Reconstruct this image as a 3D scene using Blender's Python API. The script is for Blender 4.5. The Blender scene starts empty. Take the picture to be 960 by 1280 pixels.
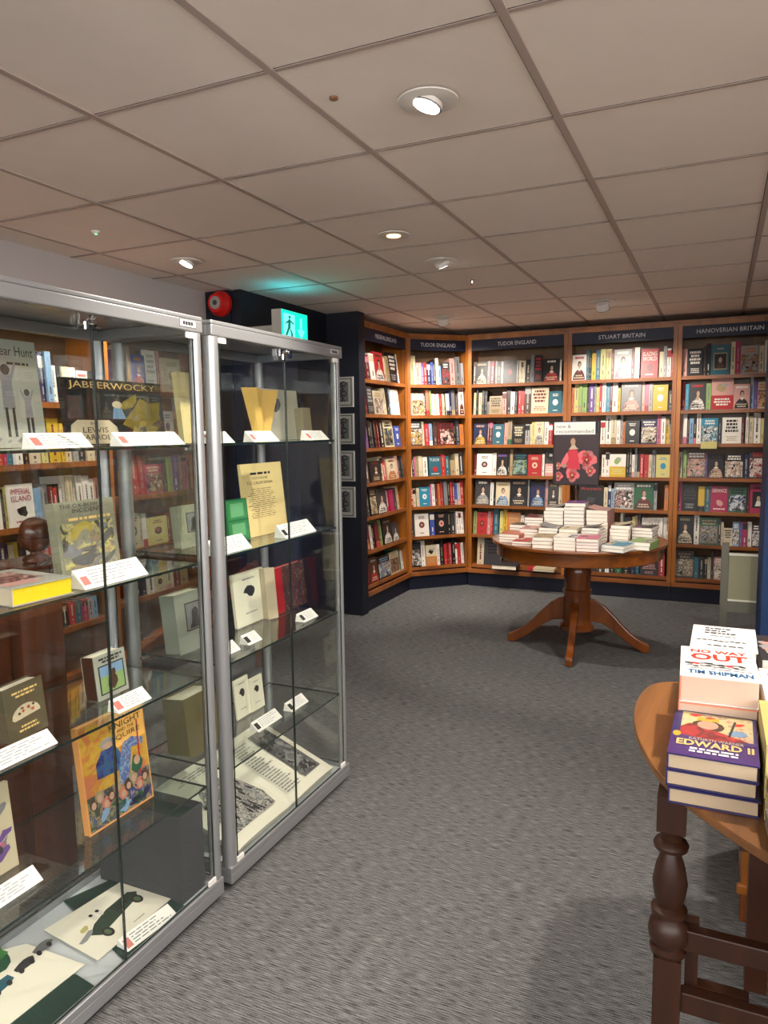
import bpy, math, random
from mathutils import Vector, Matrix
C = bpy.context.scene.collection
sc = bpy.context.scene
# ---------------------------------------------------------------- camera, world, exposure
FPX = 916.99
EYE = 1.45
_y, _p, _r = 0.428999, -0.109442, 0.012974
R3 = (Matrix.Rotation(_y, 3, 'Z') @ Matrix.Rotation(_p, 3, 'X') @ Matrix.Rotation(_r, 3, 'Y'))
cx, cy, cz = R3.col[0], R3.col[1], R3.col[2]
cam_d = bpy.data.cameras.new('camera'); cam = bpy.data.objects.new('camera', cam_d); C.objects.link(cam)
mw = Matrix.Identity(4)
for i in range(3):
    mw[i][0] = cx[i]; mw[i][1] = cz[i]; mw[i][2] = -cy[i]
mw[2][3] = EYE
cam.matrix_world = mw
cam_d.sensor_fit = 'VERTICAL'; cam_d.sensor_height = 36; cam_d.sensor_width = 27
cam_d.lens = FPX / 1280 * 36; cam_d.clip_start = 0.02
sc.camera = cam
sc.view_settings.view_transform = 'Standard'; sc.view_settings.look = 'None'
sc.view_settings.gamma = 1; sc.view_settings.use_curve_mapping = False
sc.view_settings.exposure = 0.42
W = bpy.data.worlds.new('world'); sc.world = W; W.use_nodes = True
W.node_tree.nodes['Background'].inputs[0].default_value = (1, .97, .95, 1)
W.node_tree.nodes['Background'].inputs[1].default_value = 5.4
try:
    sc.cycles.transparent_max_bounces = 32; sc.cycles.max_bounces = 9
    sc.cycles.diffuse_bounces = 5; sc.cycles.glossy_bounces = 5
except Exception: pass
CEIL = 2.358
WARM = (1.0, .90, .79)
# (x, y, aim x, aim y, aim z, power, cone deg, kind of fitting); seen spotlights first, then unseen ones, most of them added to brighten the room
SPOTS = [(-.762, 1.992, -1.30, 1.75, .6, 85, 92, 'tilt_left'),
         (-2.582, 3.191, -3.0, 2.7, 1.0, 80, 84, 'tilt_left'),
         (-1.389, 3.819, -1.0, 4.9, .5, 80, 80, 'tilt_right'),
         (-.798, 5.55, -.72, 6.6, .75, 82, 104, 'drop'),
         (-2.046, 5.66, -2.2, 6.7, .8, 76, 104, 'drop'),
         (-1.405, 3.218, -1.2, 4.4, 0, 25, 70, 'recess'),
         (.45, 5.5, .1, 6.6, .8, 80, 104, 'drop'),  # added unseen lamp, brightens the Hanoverian bay
         (-1.55, 4.95, -2.75, 5.75, .9, 85, 84, 'none'),  # added spot with no fitting, brightens the Medieval bay
         (.62, 3.2, .0, 3.6, 0, 80, 96, 'drop'),  # added unseen lamp, brightens the floor on the right
         (.34, 1.95, -.05, 1.7, .6, 95, 110, 'drop'),
         (.2, -.1, -1.7, 1.5, .9, 105, 64, 'drop'),  # added unseen lamp behind the viewer, brightens the cabinets
         (-2.45, 1.3, -3.05, 1.9, 1.1, 55, 90, 'drop'),  # added unseen lamp, brightens the side wall shelving
         (1.1, 5.1, 2.1, 5.3, .9, 70, 100, 'drop'), (1.1, 3.6, 2.1, 3.7, .9, 70, 100, 'drop'),  # added pair, lights the right wall shelving for its reflection
         (-.9, -1.2, -.9, -1.0, 0, 90, 110, 'drop'),  # added unseen lamp behind the viewer, for bounce light
         (1.2, -1.2, 1.0, -1.0, 0, 90, 110, 'drop'),  # second added bounce lamp behind the viewer
         (1.5, .6, 1.4, .6, 0, 80, 110, 'drop')]  # added bounce lamp out of view to the right

def ray(px, py):
    return cy + cx * ((px - 480) / FPX) + cz * ((640 - py) / FPX)
def atz(px, py, z):
    d = ray(px, py); t = (z - EYE) / d.z; return Vector((d.x * t, d.y * t, z))
def atX(px, py, X):
    d = ray(px, py); t = X / d.x; return Vector((X, d.y * t, EYE + d.z * t))
def atY(px, py, Y):
    d = ray(px, py); t = Y / d.y; return Vector((d.x * t, Y, EYE + d.z * t))

# ---------------------------------------------------------------- materials
def lin(c):
    c = c / 255.0
    return c / 12.92 if c <= .04045 else ((c + .055) / 1.055) ** 2.4
MATS = {}
def mat(name, rgb, rough=.6, metal=0.0, spec=.4, emit=0, var=0.0, coat=0.0):
    if name in MATS: return MATS[name]
    m = bpy.data.materials.new(name); m.use_nodes = True
    nt = m.node_tree; b = nt.nodes['Principled BSDF']
    col = (lin(rgb[0]), lin(rgb[1]), lin(rgb[2]), 1)
    b.inputs['Base Color'].default_value = col
    b.inputs['Roughness'].default_value = rough
    b.inputs['Metallic'].default_value = metal
    b.inputs['Specular IOR Level'].default_value = spec
    if coat: b.inputs['Coat Weight'].default_value = coat; b.inputs['Coat Roughness'].default_value = .15
    if emit:
        b.inputs['Emission Color'].default_value = col; b.inputs['Emission Strength'].default_value = emit
    if var:
        tc = nt.nodes.new('ShaderNodeTexCoord'); n = nt.nodes.new('ShaderNodeTexNoise')
        n.inputs['Scale'].default_value = 9; n.inputs['Detail'].default_value = 4
        mx = nt.nodes.new('ShaderNodeMix'); mx.data_type = 'RGBA'
        nt.links.new(tc.outputs['Object'], n.inputs['Vector'])
        nt.links.new(n.outputs['Fac'], mx.inputs[0])
        mx.inputs[6].default_value = tuple(c * (1 - var) for c in col[:3]) + (1,)
        mx.inputs[7].default_value = tuple(min(1, c * (1 + var)) for c in col[:3]) + (1,)
        nt.links.new(mx.outputs[2], b.inputs['Base Color'])
    MATS[name] = m; return m
def wood(name, c1, c2, stretch, rough=.35, scale=6, coat=.2):
    if name in MATS: return MATS[name]
    m = bpy.data.materials.new(name); m.use_nodes = True
    nt = m.node_tree; b = nt.nodes['Principled BSDF']
    tc = nt.nodes.new('ShaderNodeTexCoord'); mp = nt.nodes.new('ShaderNodeMapping')
    mp.inputs['Scale'].default_value = stretch
    n = nt.nodes.new('ShaderNodeTexNoise'); n.inputs['Scale'].default_value = scale; n.inputs['Detail'].default_value = 8
    n.inputs['Roughness'].default_value = .65; n.inputs['Distortion'].default_value = .6
    r = nt.nodes.new('ShaderNodeValToRGB')
    r.color_ramp.elements[0].position = .3; r.color_ramp.elements[0].color = tuple(lin(v) for v in c1) + (1,)
    r.color_ramp.elements[1].position = .7; r.color_ramp.elements[1].color = tuple(lin(v) for v in c2) + (1,)
    bp = nt.nodes.new('ShaderNodeBump'); bp.inputs['Strength'].default_value = .08
    L = nt.links.new
    L(tc.outputs['Object'], mp.inputs[0]); L(mp.outputs[0], n.inputs['Vector']); L(n.outputs['Fac'], r.inputs[0])
    L(r.outputs[0], b.inputs['Base Color']); L(n.outputs['Fac'], bp.inputs['Height']); L(bp.outputs[0], b.inputs['Normal'])
    b.inputs['Roughness'].default_value = rough; b.inputs['Coat Weight'].default_value = coat; b.inputs['Coat Roughness'].default_value = .2
    MATS[name] = m; return m
def glass(name, tint, gl=1.0):
    m = bpy.data.materials.new(name); m.use_nodes = True
    nt = m.node_tree; nt.nodes.clear(); L = nt.links.new
    out = nt.nodes.new('ShaderNodeOutputMaterial'); mix = nt.nodes.new('ShaderNodeMixShader')
    tr = nt.nodes.new('ShaderNodeBsdfTransparent'); tr.inputs[0].default_value = tint + (1,)
    g = nt.nodes.new('ShaderNodeBsdfGlossy'); g.inputs['Roughness'].default_value = 0.0
    g.inputs[0].default_value = (gl, gl, gl, 1)
    fr = nt.nodes.new('ShaderNodeFresnel'); geo = nt.nodes.new('ShaderNodeNewGeometry')
    mr = nt.nodes.new('ShaderNodeMapRange')   # the same reflectance from either side of a face
    mr.inputs['To Min'].default_value = 1.5; mr.inputs['To Max'].default_value = 1 / 1.5
    L(geo.outputs['Backfacing'], mr.inputs['Value']); L(mr.outputs[0], fr.inputs['IOR'])
    L(fr.outputs[0], mix.inputs[0]); L(tr.outputs[0], mix.inputs[1]); L(g.outputs[0], mix.inputs[2])
    L(mix.outputs[0], out.inputs[0]); MATS[name] = m; return m

PAL = {'k': (18, 17, 18), 'K': (50, 49, 52), 'g': (128, 128, 130), 'G': (172, 174, 172), 'w': (232, 228, 220), 'c': (226, 208, 170),
       't': (186, 158, 112), 'b': (58, 84, 178), 'B': (30, 36, 86), 'l': (128, 172, 212), 's': (34, 148, 186), 'T': (38, 108, 126),
       'n': (34, 104, 66), 'N': (150, 186, 104), 'y': (232, 186, 40), 'Y': (226, 212, 120), 'o': (226, 124, 44), 'r': (204, 38, 42),
       'R': (120, 26, 30), 'p': (220, 104, 140), 'P': (228, 164, 154), 'v': (120, 78, 162), 'm': (192, 30, 84), 'd': (86, 54, 38),
       'S': (226, 122, 92), 'f': (214, 168, 138)}
def _mute(c, k=.86, d=.14):   # printed jackets are a little duller than pure inks
    m = sum(c) / 3
    return tuple(int(k * (v * (1 - d) + m * d)) for v in c)
PAL = {q: (_mute(v) if q not in 'kKw' else (v if q != 'w' else (216, 210, 200))) for q, v in PAL.items()}
CNAME = {'k': 'black', 'K': 'charcoal', 'g': 'grey', 'G': 'light grey', 'w': 'white', 'c': 'cream', 't': 'tan', 'b': 'bright blue', 'B': 'navy',
         'l': 'light blue', 's': 'turquoise', 'T': 'teal', 'n': 'green', 'N': 'pale green', 'y': 'yellow', 'Y': 'pale yellow', 'o': 'orange',
         'r': 'red', 'R': 'dark red', 'p': 'pink', 'P': 'pale pink', 'v': 'violet', 'm': 'crimson', 'd': 'brown', 'S': 'salmon', 'f': 'beige'}
def bm(c):
    return mat('jacket_' + CNAME[c].replace(' ', '_'), PAL[c], .42, spec=.45)
PAGE = mat('page_edges', (226, 216, 196), .85, spec=.1, var=.12)
PAGEW = mat('white_page_edges', (236, 230, 218), .85, spec=.1, var=.08)
PAPER = mat('paper', (238, 236, 230), .7, spec=.2)
INK = mat('ink', (40, 38, 38), .7)
GINK = mat('grey_ink', (120, 120, 124), .7)
ALU = mat('anodised_aluminium', (160, 162, 164), .36, 0.6, .5)
CHROME = mat('chrome', (215, 215, 215), .08, 1.0)
GLASS = glass('display_glass', (.965, .98, .972))
GEDGE = mat('green_glass_edge', (26, 40, 37), .12, spec=.8)
SHELFG = glass('shelf_glass', (.955, .975, .965))
OAK = wood('honey_oak', (104, 56, 16), (176, 106, 36), (1, 1, .12), .4)
OAKS = wood('honey_oak_shelf', (100, 54, 20), (160, 94, 38), (.15, 1, 1), .4)
BACKW = wood('bookcase_back_board', (92, 66, 40), (126, 94, 60), (1, 1, .2), .6)
MAHOG = wood('mahogany', (54, 22, 11), (108, 52, 26), (1, 1, .15), .25, coat=.5)
TABW = wood('round_table_wood', (86, 44, 14), (146, 82, 28), (.3, 1, 1), .22, coat=.6)
PEDW = wood('pedestal_wood', (82, 40, 13), (136, 72, 24), (1, 1, .15), .25, coat=.5)
OLDW = wood('old_oak_top', (88, 52, 24), (156, 104, 56), (1, .12, 1), .35, 9, coat=.3)
OLDL = wood('old_oak_leg', (36, 17, 8), (74, 38, 18), (1, 1, .15), .45, coat=.08)
NAVY = mat('navy_paint', (10, 15, 34), .5)
SIGNM = mat('navy_sign_board', (13, 20, 44), .5)
SIGNT = mat('sign_lettering', (205, 205, 210), .5)
BLACKW = mat('dark_navy_wall_paint', (13, 17, 30), .55, var=.06)
GREYW = mat('grey_wall_paint', (176, 168, 166), .8, spec=.2, var=.03)
CEILM = mat('ceiling_tile', (238, 227, 216), .9, spec=.15, var=.035)
GRIDM = mat('ceiling_grid', (176, 160, 150), .6)
WHITEP = mat('white_paint', (225, 222, 216), .45)

def printed(cols, scale=34.0, seed=0.0):
    """A printed picture: soft blotches of several inks."""
    name = 'printed_' + '_'.join(CNAME[c].replace(' ', '_') for c in cols) + '_%d' % int(scale)
    if name in MATS: return MATS[name]
    m = bpy.data.materials.new(name); m.use_nodes = True; nt = m.node_tree; b = nt.nodes['Principled BSDF']; L = nt.links.new
    tc = nt.nodes.new('ShaderNodeTexCoord'); n = nt.nodes.new('ShaderNodeTexNoise'); n.inputs['Scale'].default_value = scale; n.inputs['Detail'].default_value = 5
    n.inputs['Roughness'].default_value = .62; n.inputs['Distortion'].default_value = .8
    r = nt.nodes.new('ShaderNodeValToRGB'); e = r.color_ramp.elements; k = len(cols)
    while len(e) < k: e.new(.5)
    for i, c in enumerate(cols): e[i].position = .32 + .36 * i / max(k - 1, 1); e[i].color = tuple(lin(v) for v in PAL[c]) + (1,)
    L(tc.outputs['Object'], n.inputs['Vector']); L(n.outputs['Fac'], r.inputs[0]); L(r.outputs[0], b.inputs['Base Color'])
    b.inputs['Roughness'].default_value = .4; MATS[name] = m; return m

# ---------------------------------------------------------------- mesh builder
class MB:
    def __init__(s): s.v = []; s.f = []; s.m = []; s.mats = []
    def mi(s, m):
        if m not in s.mats: s.mats.append(m)
        return s.mats.index(m)
    def face(s, pts, m):
        k = len(s.v); s.v += [tuple(p) for p in pts]; s.f.append(tuple(range(k, k + len(pts)))); s.m.append(s.mi(m))
    def hexa(s, P, m, ms=None):
        k = len(s.v); s.v += [tuple(p) for p in P]
        for i, q in enumerate(((0, 3, 2, 1), (4, 5, 6, 7), (0, 1, 5, 4), (1, 2, 6, 5), (2, 3, 7, 6), (3, 0, 4, 7))):
            s.f.append(tuple(k + j for j in q)); s.m.append(s.mi((ms or {}).get(i, m)))
    def box(s, a, b, m, ms=None):   # faces: 0 bottom 1 top 2 -y 3 +x 4 +y 5 -x
        x0, y0, z0 = a; x1, y1, z1 = b
        s.hexa([(x0, y0, z0), (x1, y0, z0), (x1, y1, z0), (x0, y1, z0), (x0, y0, z1), (x1, y0, z1), (x1, y1, z1), (x0, y1, z1)], m, ms)
    def fbox(s, F, a, b, m, ms=None):   # box in a frame F = (origin, right, up, normal)
        o, r, u, n = F
        P = lambda x, y, z: o + r * x + u * y + n * z
        x0, y0, z0 = a; x1, y1, z1 = b
        s.hexa([P(x0, y0, z0), P(x1, y0, z0), P(x1, y1, z0), P(x0, y1, z0), P(x0, y0, z1), P(x1, y0, z1), P(x1, y1, z1), P(x0, y1, z1)], m, ms)
    def prism(s, pts, ext, m, cap=None):   # pts 3d polygon, extruded by vector
        k = len(s.v); n = len(pts); e = Vector(ext)
        s.v += [tuple(p) for p in pts] + [tuple(Vector(p) + e) for p in pts]
        s.f.append(tuple(k + i for i in reversed(range(n)))); s.m.append(s.mi(cap or m))
        s.f.append(tuple(k + n + i for i in range(n))); s.m.append(s.mi(cap or m))
        for i in range(n):
            j = (i + 1) % n; s.f.append((k + i, k + j, k + n + j, k + n + i)); s.m.append(s.mi(m))
    def lathe(s, prof, c, m, seg=24, sx=1, sy=1):   # prof [(r,z)]
        k = len(s.v)
        for r, z in prof:
            for i in range(seg):
                a = 2 * math.pi * i / seg; s.v.append((c[0] + r * sx * math.cos(a), c[1] + r * sy * math.sin(a), c[2] + z))
        for j in range(len(prof) - 1):
            for i in range(seg):
                q = (i + 1) % seg
                s.f.append((k + j * seg + i, k + j * seg + q, k + (j + 1) * seg + q, k + (j + 1) * seg + i)); s.m.append(s.mi(m))
        s.f.append(tuple(k + i for i in reversed(range(seg)))); s.m.append(s.mi(m))
        l = k + (len(prof) - 1) * seg; s.f.append(tuple(l + i for i in range(seg))); s.m.append(s.mi(m))
    def cyl(s, a, b, r, m, seg=16, r2=None):
        a = Vector(a); b = Vector(b); d = (b - a).normalized(); t = d.orthogonal().normalized(); w = d.cross(t); k = len(s.v)
        for p, rr in ((a, r), (b, r if r2 is None else r2)):
            for i in range(seg):
                g = 2 * math.pi * i / seg; s.v.append(tuple(p + (t * math.cos(g) + w * math.sin(g)) * rr))
        for i in range(seg):
            q = (i + 1) % seg; s.f.append((k + i, k + q, k + seg + q, k + seg + i)); s.m.append(s.mi(m))
        s.f.append(tuple(k + i for i in reversed(range(seg)))); s.m.append(s.mi(m))
        s.f.append(tuple(k + seg + i for i in range(seg))); s.m.append(s.mi(m))
    # flat printed shapes in a frame
    def rect(s, F, a0, b0, a1, b1, m, c=.0004):
        o, r, u, n = F
        s.face([o + r * a + u * b + n * c for a, b in ((a0, b0), (a1, b0), (a1, b1), (a0, b1))], m)
    def poly(s, F, pts, m, c=.0004):
        o, r, u, n = F
        s.face([o + r * a + u * b + n * c for a, b in pts], m)
    def ell(s, F, ca, cb, ra, rb, m, c=.0004, seg=12, rot=0.0, wob=0, rnd=None):
        pts = []
        for i in range(seg):
            t = 2 * math.pi * i / seg; k = 1 + (rnd.uniform(-wob, wob) if wob else 0)
            x = ra * k * math.cos(t); y = rb * k * math.sin(t)
            pts.append((ca + x * math.cos(rot) - y * math.sin(rot), cb + x * math.sin(rot) + y * math.cos(rot)))
        s.poly(F, pts, m, c)
    def text(s, F, txt, a0, b0, a1, b1, m, c=.0008, keep=False):
        V, T = glyphs(txt)
        if not V: return
        xs = [v[0] for v in V]; ys = [v[1] for v in V]
        x0, x1, y0, y1 = min(xs), max(xs), min(ys), max(ys)
        sx = (a1 - a0) / max(x1 - x0, 1e-6); sy = (b1 - b0) / max(y1 - y0, 1e-6)
        ax = a0
        if keep:
            q = min(sx, sy); ax = a0 + ((a1 - a0) - q * (x1 - x0)) / 2; sx = sy = q
        o, r, u, n = F; k = len(s.v)
        s.v += [tuple(o + r * (ax + (x - x0) * sx) + u * (b0 + (y - y0) * sy) + n * c) for x, y in V]
        i = s.mi(m)
        for t in T: s.f.append(tuple(k + j for j in t)); s.m.append(i)
    def lines(s, F, a0, b0, a1, b1, n, m, rnd, fill=.55, c=.0006, center=True):   # rows of word-like dashes too small to read
        h = (b1 - b0) / n
        for i in range(n):
            w = (a1 - a0) * rnd.uniform(.6, 1.0); x = a0 + ((a1 - a0) - w) / 2 if center else a0; e = x + w
            b = b1 - h * (i + 1) + h * (1 - fill) / 2
            while x < e:
                q = min(rnd.uniform(.06, .22) * (a1 - a0), e - x); s.rect(F, x, b, x + q, b + h * fill, m, c); x += q + .035 * (a1 - a0)
    def build(s, name, parent=None, smooth=False, origin=None, bevel=0.0, **props):
        me = bpy.data.meshes.new(name)
        o3 = Vector(origin) if origin is not None else Vector((0, 0, 0))
        me.from_pydata([tuple(Vector(p) - o3) for p in s.v], [], s.f)
        for m in s.mats: me.materials.append(m)
        me.polygons.foreach_set('material_index', s.m)
        me.update()
        ob = bpy.data.objects.new(name, me); C.objects.link(ob)
        if parent is not None:
            ob.parent = parent; ob.location = o3 - parent.location
        else: ob.location = o3
        if smooth:
            for p in me.polygons: p.use_smooth = True
            md = ob.modifiers.new('edge', 'EDGE_SPLIT'); md.split_angle = math.radians(38)
        if bevel:
            b = ob.modifiers.new('bevel', 'BEVEL'); b.width = bevel; b.segments = 2; b.limit_method = 'ANGLE'
        for k, v in props.items(): ob[k] = v
        return ob
_G = {}
def glyphs(txt):
    if txt in _G: return _G[txt]
    cu = bpy.data.curves.new('lettering', 'FONT'); cu.body = txt.lstrip('*'); cu.offset = .03 if txt[0] == '*' else 0; cu.resolution_u = 2
    ob = bpy.data.objects.new('lettering', cu)
    me = bpy.data.meshes.new_from_object(ob)
    V = [(v.co.x, v.co.y) for v in me.vertices]; T = [tuple(p.vertices) for p in me.polygons]
    bpy.data.objects.remove(ob); bpy.data.curves.remove(cu); bpy.data.meshes.remove(me)
    _G[txt] = (V, T); return _G[txt]
def empty(name, loc, label=None, category=None, group=None):
    o = bpy.data.objects.new(name, None); o.location = Vector(loc); o.empty_display_size = .1; C.objects.link(o)
    if label: o['label'] = label
    if category: o['category'] = category
    if group: o['group'] = group
    return o
Z3 = Vector((0, 0, 1))

# ---------------------------------------------------------------- the room
XL, XR, YB, YF = -3.35, 2.6, -2.2, 6.84
def carpet():
    m = bpy.data.materials.new('grey_ribbed_carpet'); m.use_nodes = True
    nt = m.node_tree; b = nt.nodes['Principled BSDF']; L = nt.links.new
    tc = nt.nodes.new('ShaderNodeTexCoord')
    def nz(sc3, scale, det):
        mp = nt.nodes.new('ShaderNodeMapping'); mp.inputs['Scale'].default_value = sc3
        n = nt.nodes.new('ShaderNodeTexNoise'); n.inputs['Scale'].default_value = scale; n.inputs['Detail'].default_value = det
        L(tc.outputs['Object'], mp.inputs[0]); L(mp.outputs[0], n.inputs['Vector']); return n
    n1 = nz((.07, 1.0, 1), 330, 2); n2 = nz((.6, 1, 1), 600, 1)
    w = nt.nodes.new('ShaderNodeTexWave'); w.wave_type = 'BANDS'; w.bands_direction = 'Y'; w.inputs['Scale'].default_value = 42
    w.inputs['Distortion'].default_value = 1.6; w.inputs['Detail'].default_value = 2; w.inputs['Detail Scale'].default_value = .6
    L(tc.outputs['Object'], w.inputs['Vector'])
    a = nt.nodes.new('ShaderNodeMath'); a.operation = 'MULTIPLY_ADD'; a.inputs[1].default_value = .56; L(n1.outputs['Fac'], a.inputs[0])
    c = nt.nodes.new('ShaderNodeMath'); c.operation = 'MULTIPLY'; c.inputs[1].default_value = .36; L(n2.outputs['Fac'], c.inputs[0]); L(c.outputs[0], a.inputs[2])
    d = nt.nodes.new('ShaderNodeMath'); d.operation = 'MULTIPLY_ADD'; d.inputs[1].default_value = .08; L(w.outputs['Fac'], d.inputs[0]); L(a.outputs[0], d.inputs[2])
    r = nt.nodes.new('ShaderNodeValToRGB'); r.color_ramp.elements[0].position = .38; r.color_ramp.elements[1].position = .66
    r.color_ramp.elements[0].color = (lin(44), lin(45), lin(46), 1); r.color_ramp.elements[1].color = (lin(128), lin(128), lin(128), 1)
    L(d.outputs[0], r.inputs[0]); L(r.outputs[0], b.inputs['Base Color'])
    bp = nt.nodes.new('ShaderNodeBump'); bp.inputs['Strength'].default_value = .5; bp.inputs['Distance'].default_value = .004
    L(d.outputs[0], bp.inputs['Height']); L(bp.outputs[0], b.inputs['Normal'])
    b.inputs['Roughness'].default_value = .95; b.inputs['Specular IOR Level'].default_value = .1
    return m
def struct(name, boxes, m, **k):
    b = MB()
    for a, c in boxes: b.box(a, c, m)
    return b.build(name, kind='structure', **k)
struct('floor', [((XL, YB, -.1), (XR, YF, 0))], carpet())
struct('ceiling', [((XL, YB, CEIL), (XR, YF, CEIL + .1))], CEILM)
g = MB()   # exposed grid between the ceiling tiles
GX, GY = -1.0626, 1.6719
i = -7
for i in range(-6, 7):
    x = GX + .6 * i
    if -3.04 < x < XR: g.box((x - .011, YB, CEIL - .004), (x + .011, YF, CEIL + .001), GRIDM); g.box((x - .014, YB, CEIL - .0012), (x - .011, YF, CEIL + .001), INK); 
for j in range(-7, 9):
    y = GY + .6 * j
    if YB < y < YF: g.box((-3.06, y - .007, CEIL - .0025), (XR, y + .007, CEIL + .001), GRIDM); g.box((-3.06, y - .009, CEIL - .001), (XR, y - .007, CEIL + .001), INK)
g.build('ceiling_trim', kind='structure')
struct('wall_back', [((XL, YF, 0), (XR, YF + .1, CEIL))], mat('dark_back_wall', (70, 60, 52), .8))
struct('wall_right', [((XR, 1.6, 0), (XR + .1, YF, CEIL))], mat('right_wall_paint', (150, 130, 112), .8))
# unseen low walls shaped for light: world light passes over them onto the ceiling
struct('wall_front_light_block', [((XL, YB - .1, 0), (XR, YB, 1.35))], mat('front_wall_paint', (96, 84, 74), .8))  # unseen blocker, keeps world light off the floor and table legs
struct('wall_right_light_block', [((XR, YB, 0), (XR + .1, 1.6, 1.35))], mat('front_wall_paint', (0, 0, 0), .8))  # unseen blocker along the right, same purpose
struct('wall_left', [((XL - .1, YB, 0), (XL, 3.96, CEIL)), ((XL, YB, 2.02), (-3.06, 3.955, CEIL))], GREYW)
struct('wall_left_return', [((XL, 3.956, 0), (-2.87, 4.06, CEIL))], BLACKW)
struct('wall_left_dark', [((-3.0, 3.972, 0), (-2.80, 5.2, CEIL)), ((-3.0, 5.2, 0), (-2.86, YF, CEIL))], BLACKW)
struct('wall_left_nib', [((-2.81, 5.095, 0), (-2.525, 5.2, CEIL))], BLACKW)
struct('wall_right_pillar', [((.266, 5.0, 0), (.9, 5.6, CEIL))], mat('blue_pillar_paint', (28, 58, 104), .6))

# ---------------------------------------------------------------- cover art
rng = random.Random(7)
def art(b, F, w, h, style, cs, rnd, txt=None):
    cc = [bm(c) for c in cs] or [bm('w')]
    c1 = cc[0]; c2 = cc[1 % len(cc)]; c3 = cc[2 % len(cc)]
    sub = min(w, h) > .1 and w > .2
    if style == 'f':     # a figure with shoulders and head, title rows over it
        dress = printed([cs[0], 'K' if cs[0] != 'K' else 'k', cs[0], cs[0], 'd'], 40); hair = bm('d') if rnd.random() < .6 else bm('k'); fc = bm('f')
        b.poly(F, [(.06 * w, .03 * h), (.94 * w, .03 * h), (.9 * w, .2 * h), (.8 * w, .34 * h), (.63 * w, .43 * h), (.58 * w, .5 * h), (.46 * w, .5 * h), (.4 * w, .43 * h), (.22 * w, .33 * h), (.1 * w, .18 * h)], dress)
        b.poly(F, [(.44 * w, .36 * h), (.6 * w, .36 * h), (.57 * w, .52 * h), (.47 * w, .52 * h)], fc, .0006); b.ell(F, .52 * w, .44 * h, .13 * w, .03 * h, bm('w') if cs[0] != 'w' else bm('t'), .0008)
        b.ell(F, .52 * w, .63 * h, .13 * w, .125 * h, hair, .001); b.ell(F, .53 * w, .595 * h, .088 * w, .1 * h, fc, .0012)
        b.ell(F, .5 * w, .61 * h, .018 * w, .01 * h, bm('k'), .0014, 6); b.ell(F, .565 * w, .61 * h, .018 * w, .01 * h, bm('k'), .0014, 6); b.rect(F, .51 * w, .55 * h, .56 * w, .558 * h, bm('R'), .0014)
        b.lines(F, .12 * w, .82 * h, .88 * w, .94 * h, 1, c2 if len(cs) > 1 else bm('t'), rnd, .7, .0016)
        b.lines(F, .15 * w, .07 * h, .85 * w, .24 * h, 2, bm('c') if cs[0] not in 'wcYt' else bm('K'), rnd, .5, .0016)
    elif style == 'p':   # a painted scene
        pr1 = printed(['k', cs[0], cs[1 % len(cs)], 'd', cs[2 % len(cs)], 'K'], 26)
        b.rect(F, .03 * w, .06 * h, .97 * w, .7 * h, pr1)
        for i in range(7):
            b.ell(F, rnd.uniform(.15, .85) * w, rnd.uniform(.14, .6) * h, rnd.uniform(.03, .11) * w, rnd.uniform(.02, .07) * h, (c2, c3, bm('k'), bm('f'))[i % 4], .0006 + i * .00006, 8, rnd.uniform(0, 3), .35, rnd)
        b.lines(F, .1 * w, .74 * h, .9 * w, .94 * h, 2, c3 if cs[2 % len(cs)] != cs[0] else bm('w'), rnd, .62, .0012)
    elif style == 'e':   # an emblem
        b.ell(F, .5 * w, .5 * h, .2 * w, .14 * h, c1); b.ell(F, .5 * w, .5 * h, .09 * w, .06 * h, c2, .0007)
        b.lines(F, .2 * w, .76 * h, .8 * w, .9 * h, 2, c1, rnd); b.lines(F, .3 * w, .1 * h, .7 * w, .17 * h, 1, c1, rnd)
    elif style == 't':   # rows of lettering
        b.lines(F, .1 * w, .42 * h, .9 * w, .92 * h, 4, c1, rnd, .66); b.lines(F, .15 * w, .1 * h, .85 * w, .3 * h, 3, c2, rnd, .45)
    elif style == 's':   # lower half in another colour
        b.rect(F, 0, 0, w, .46 * h, c1); b.lines(F, .12 * w, .12 * h, .88 * w, .38 * h, 3, c2, rnd, .6, .0008)
        b.ell(F, .45 * w, .7 * h, .24 * w, .13 * h, c3, .0005, 9, .6, .3, rnd); b.ell(F, .6 * w, .78 * h, .16 * w, .06 * h, bm('G'), .0007, 9, .3, .3, rnd)
    elif style == 'q':   # a framed picture
        b.rect(F, .14 * w, .18 * h, .86 * w, .74 * h, c1); b.rect(F, .18 * w, .22 * h, .82 * w, .7 * h, bm('k'), .0006)
        b.ell(F, .5 * w, .5 * h, .1 * w, .09 * h, bm('f'), .0008); b.poly(F, [(.3 * w, .24 * h), (.74 * w, .24 * h), (.6 * w, .42 * h), (.4 * w, .42 * h)], c2, .0008)
        b.lines(F, .2 * w, .82 * h, .8 * w, .92 * h, 1, c1, rnd)
    if style == 'x':
        b.ell(F, .5 * w, .36 * h, .2 * w, .13 * h, c2, .0005, 10, .2, .3, rnd); b.lines(F, .15 * w, .08 * h, .85 * w, .16 * h, 1, c1, rnd)
    if txt:
        L = txt.split('|'); hh = .17 * h
        for i, t in enumerate(L):
            top = .9 * h if style != 'z' else .48 * h
            b.text(F, t, .1 * w, top - hh * (i + 1) + .18 * hh, .9 * w, top - hh * i, c1, .0016)

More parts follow.
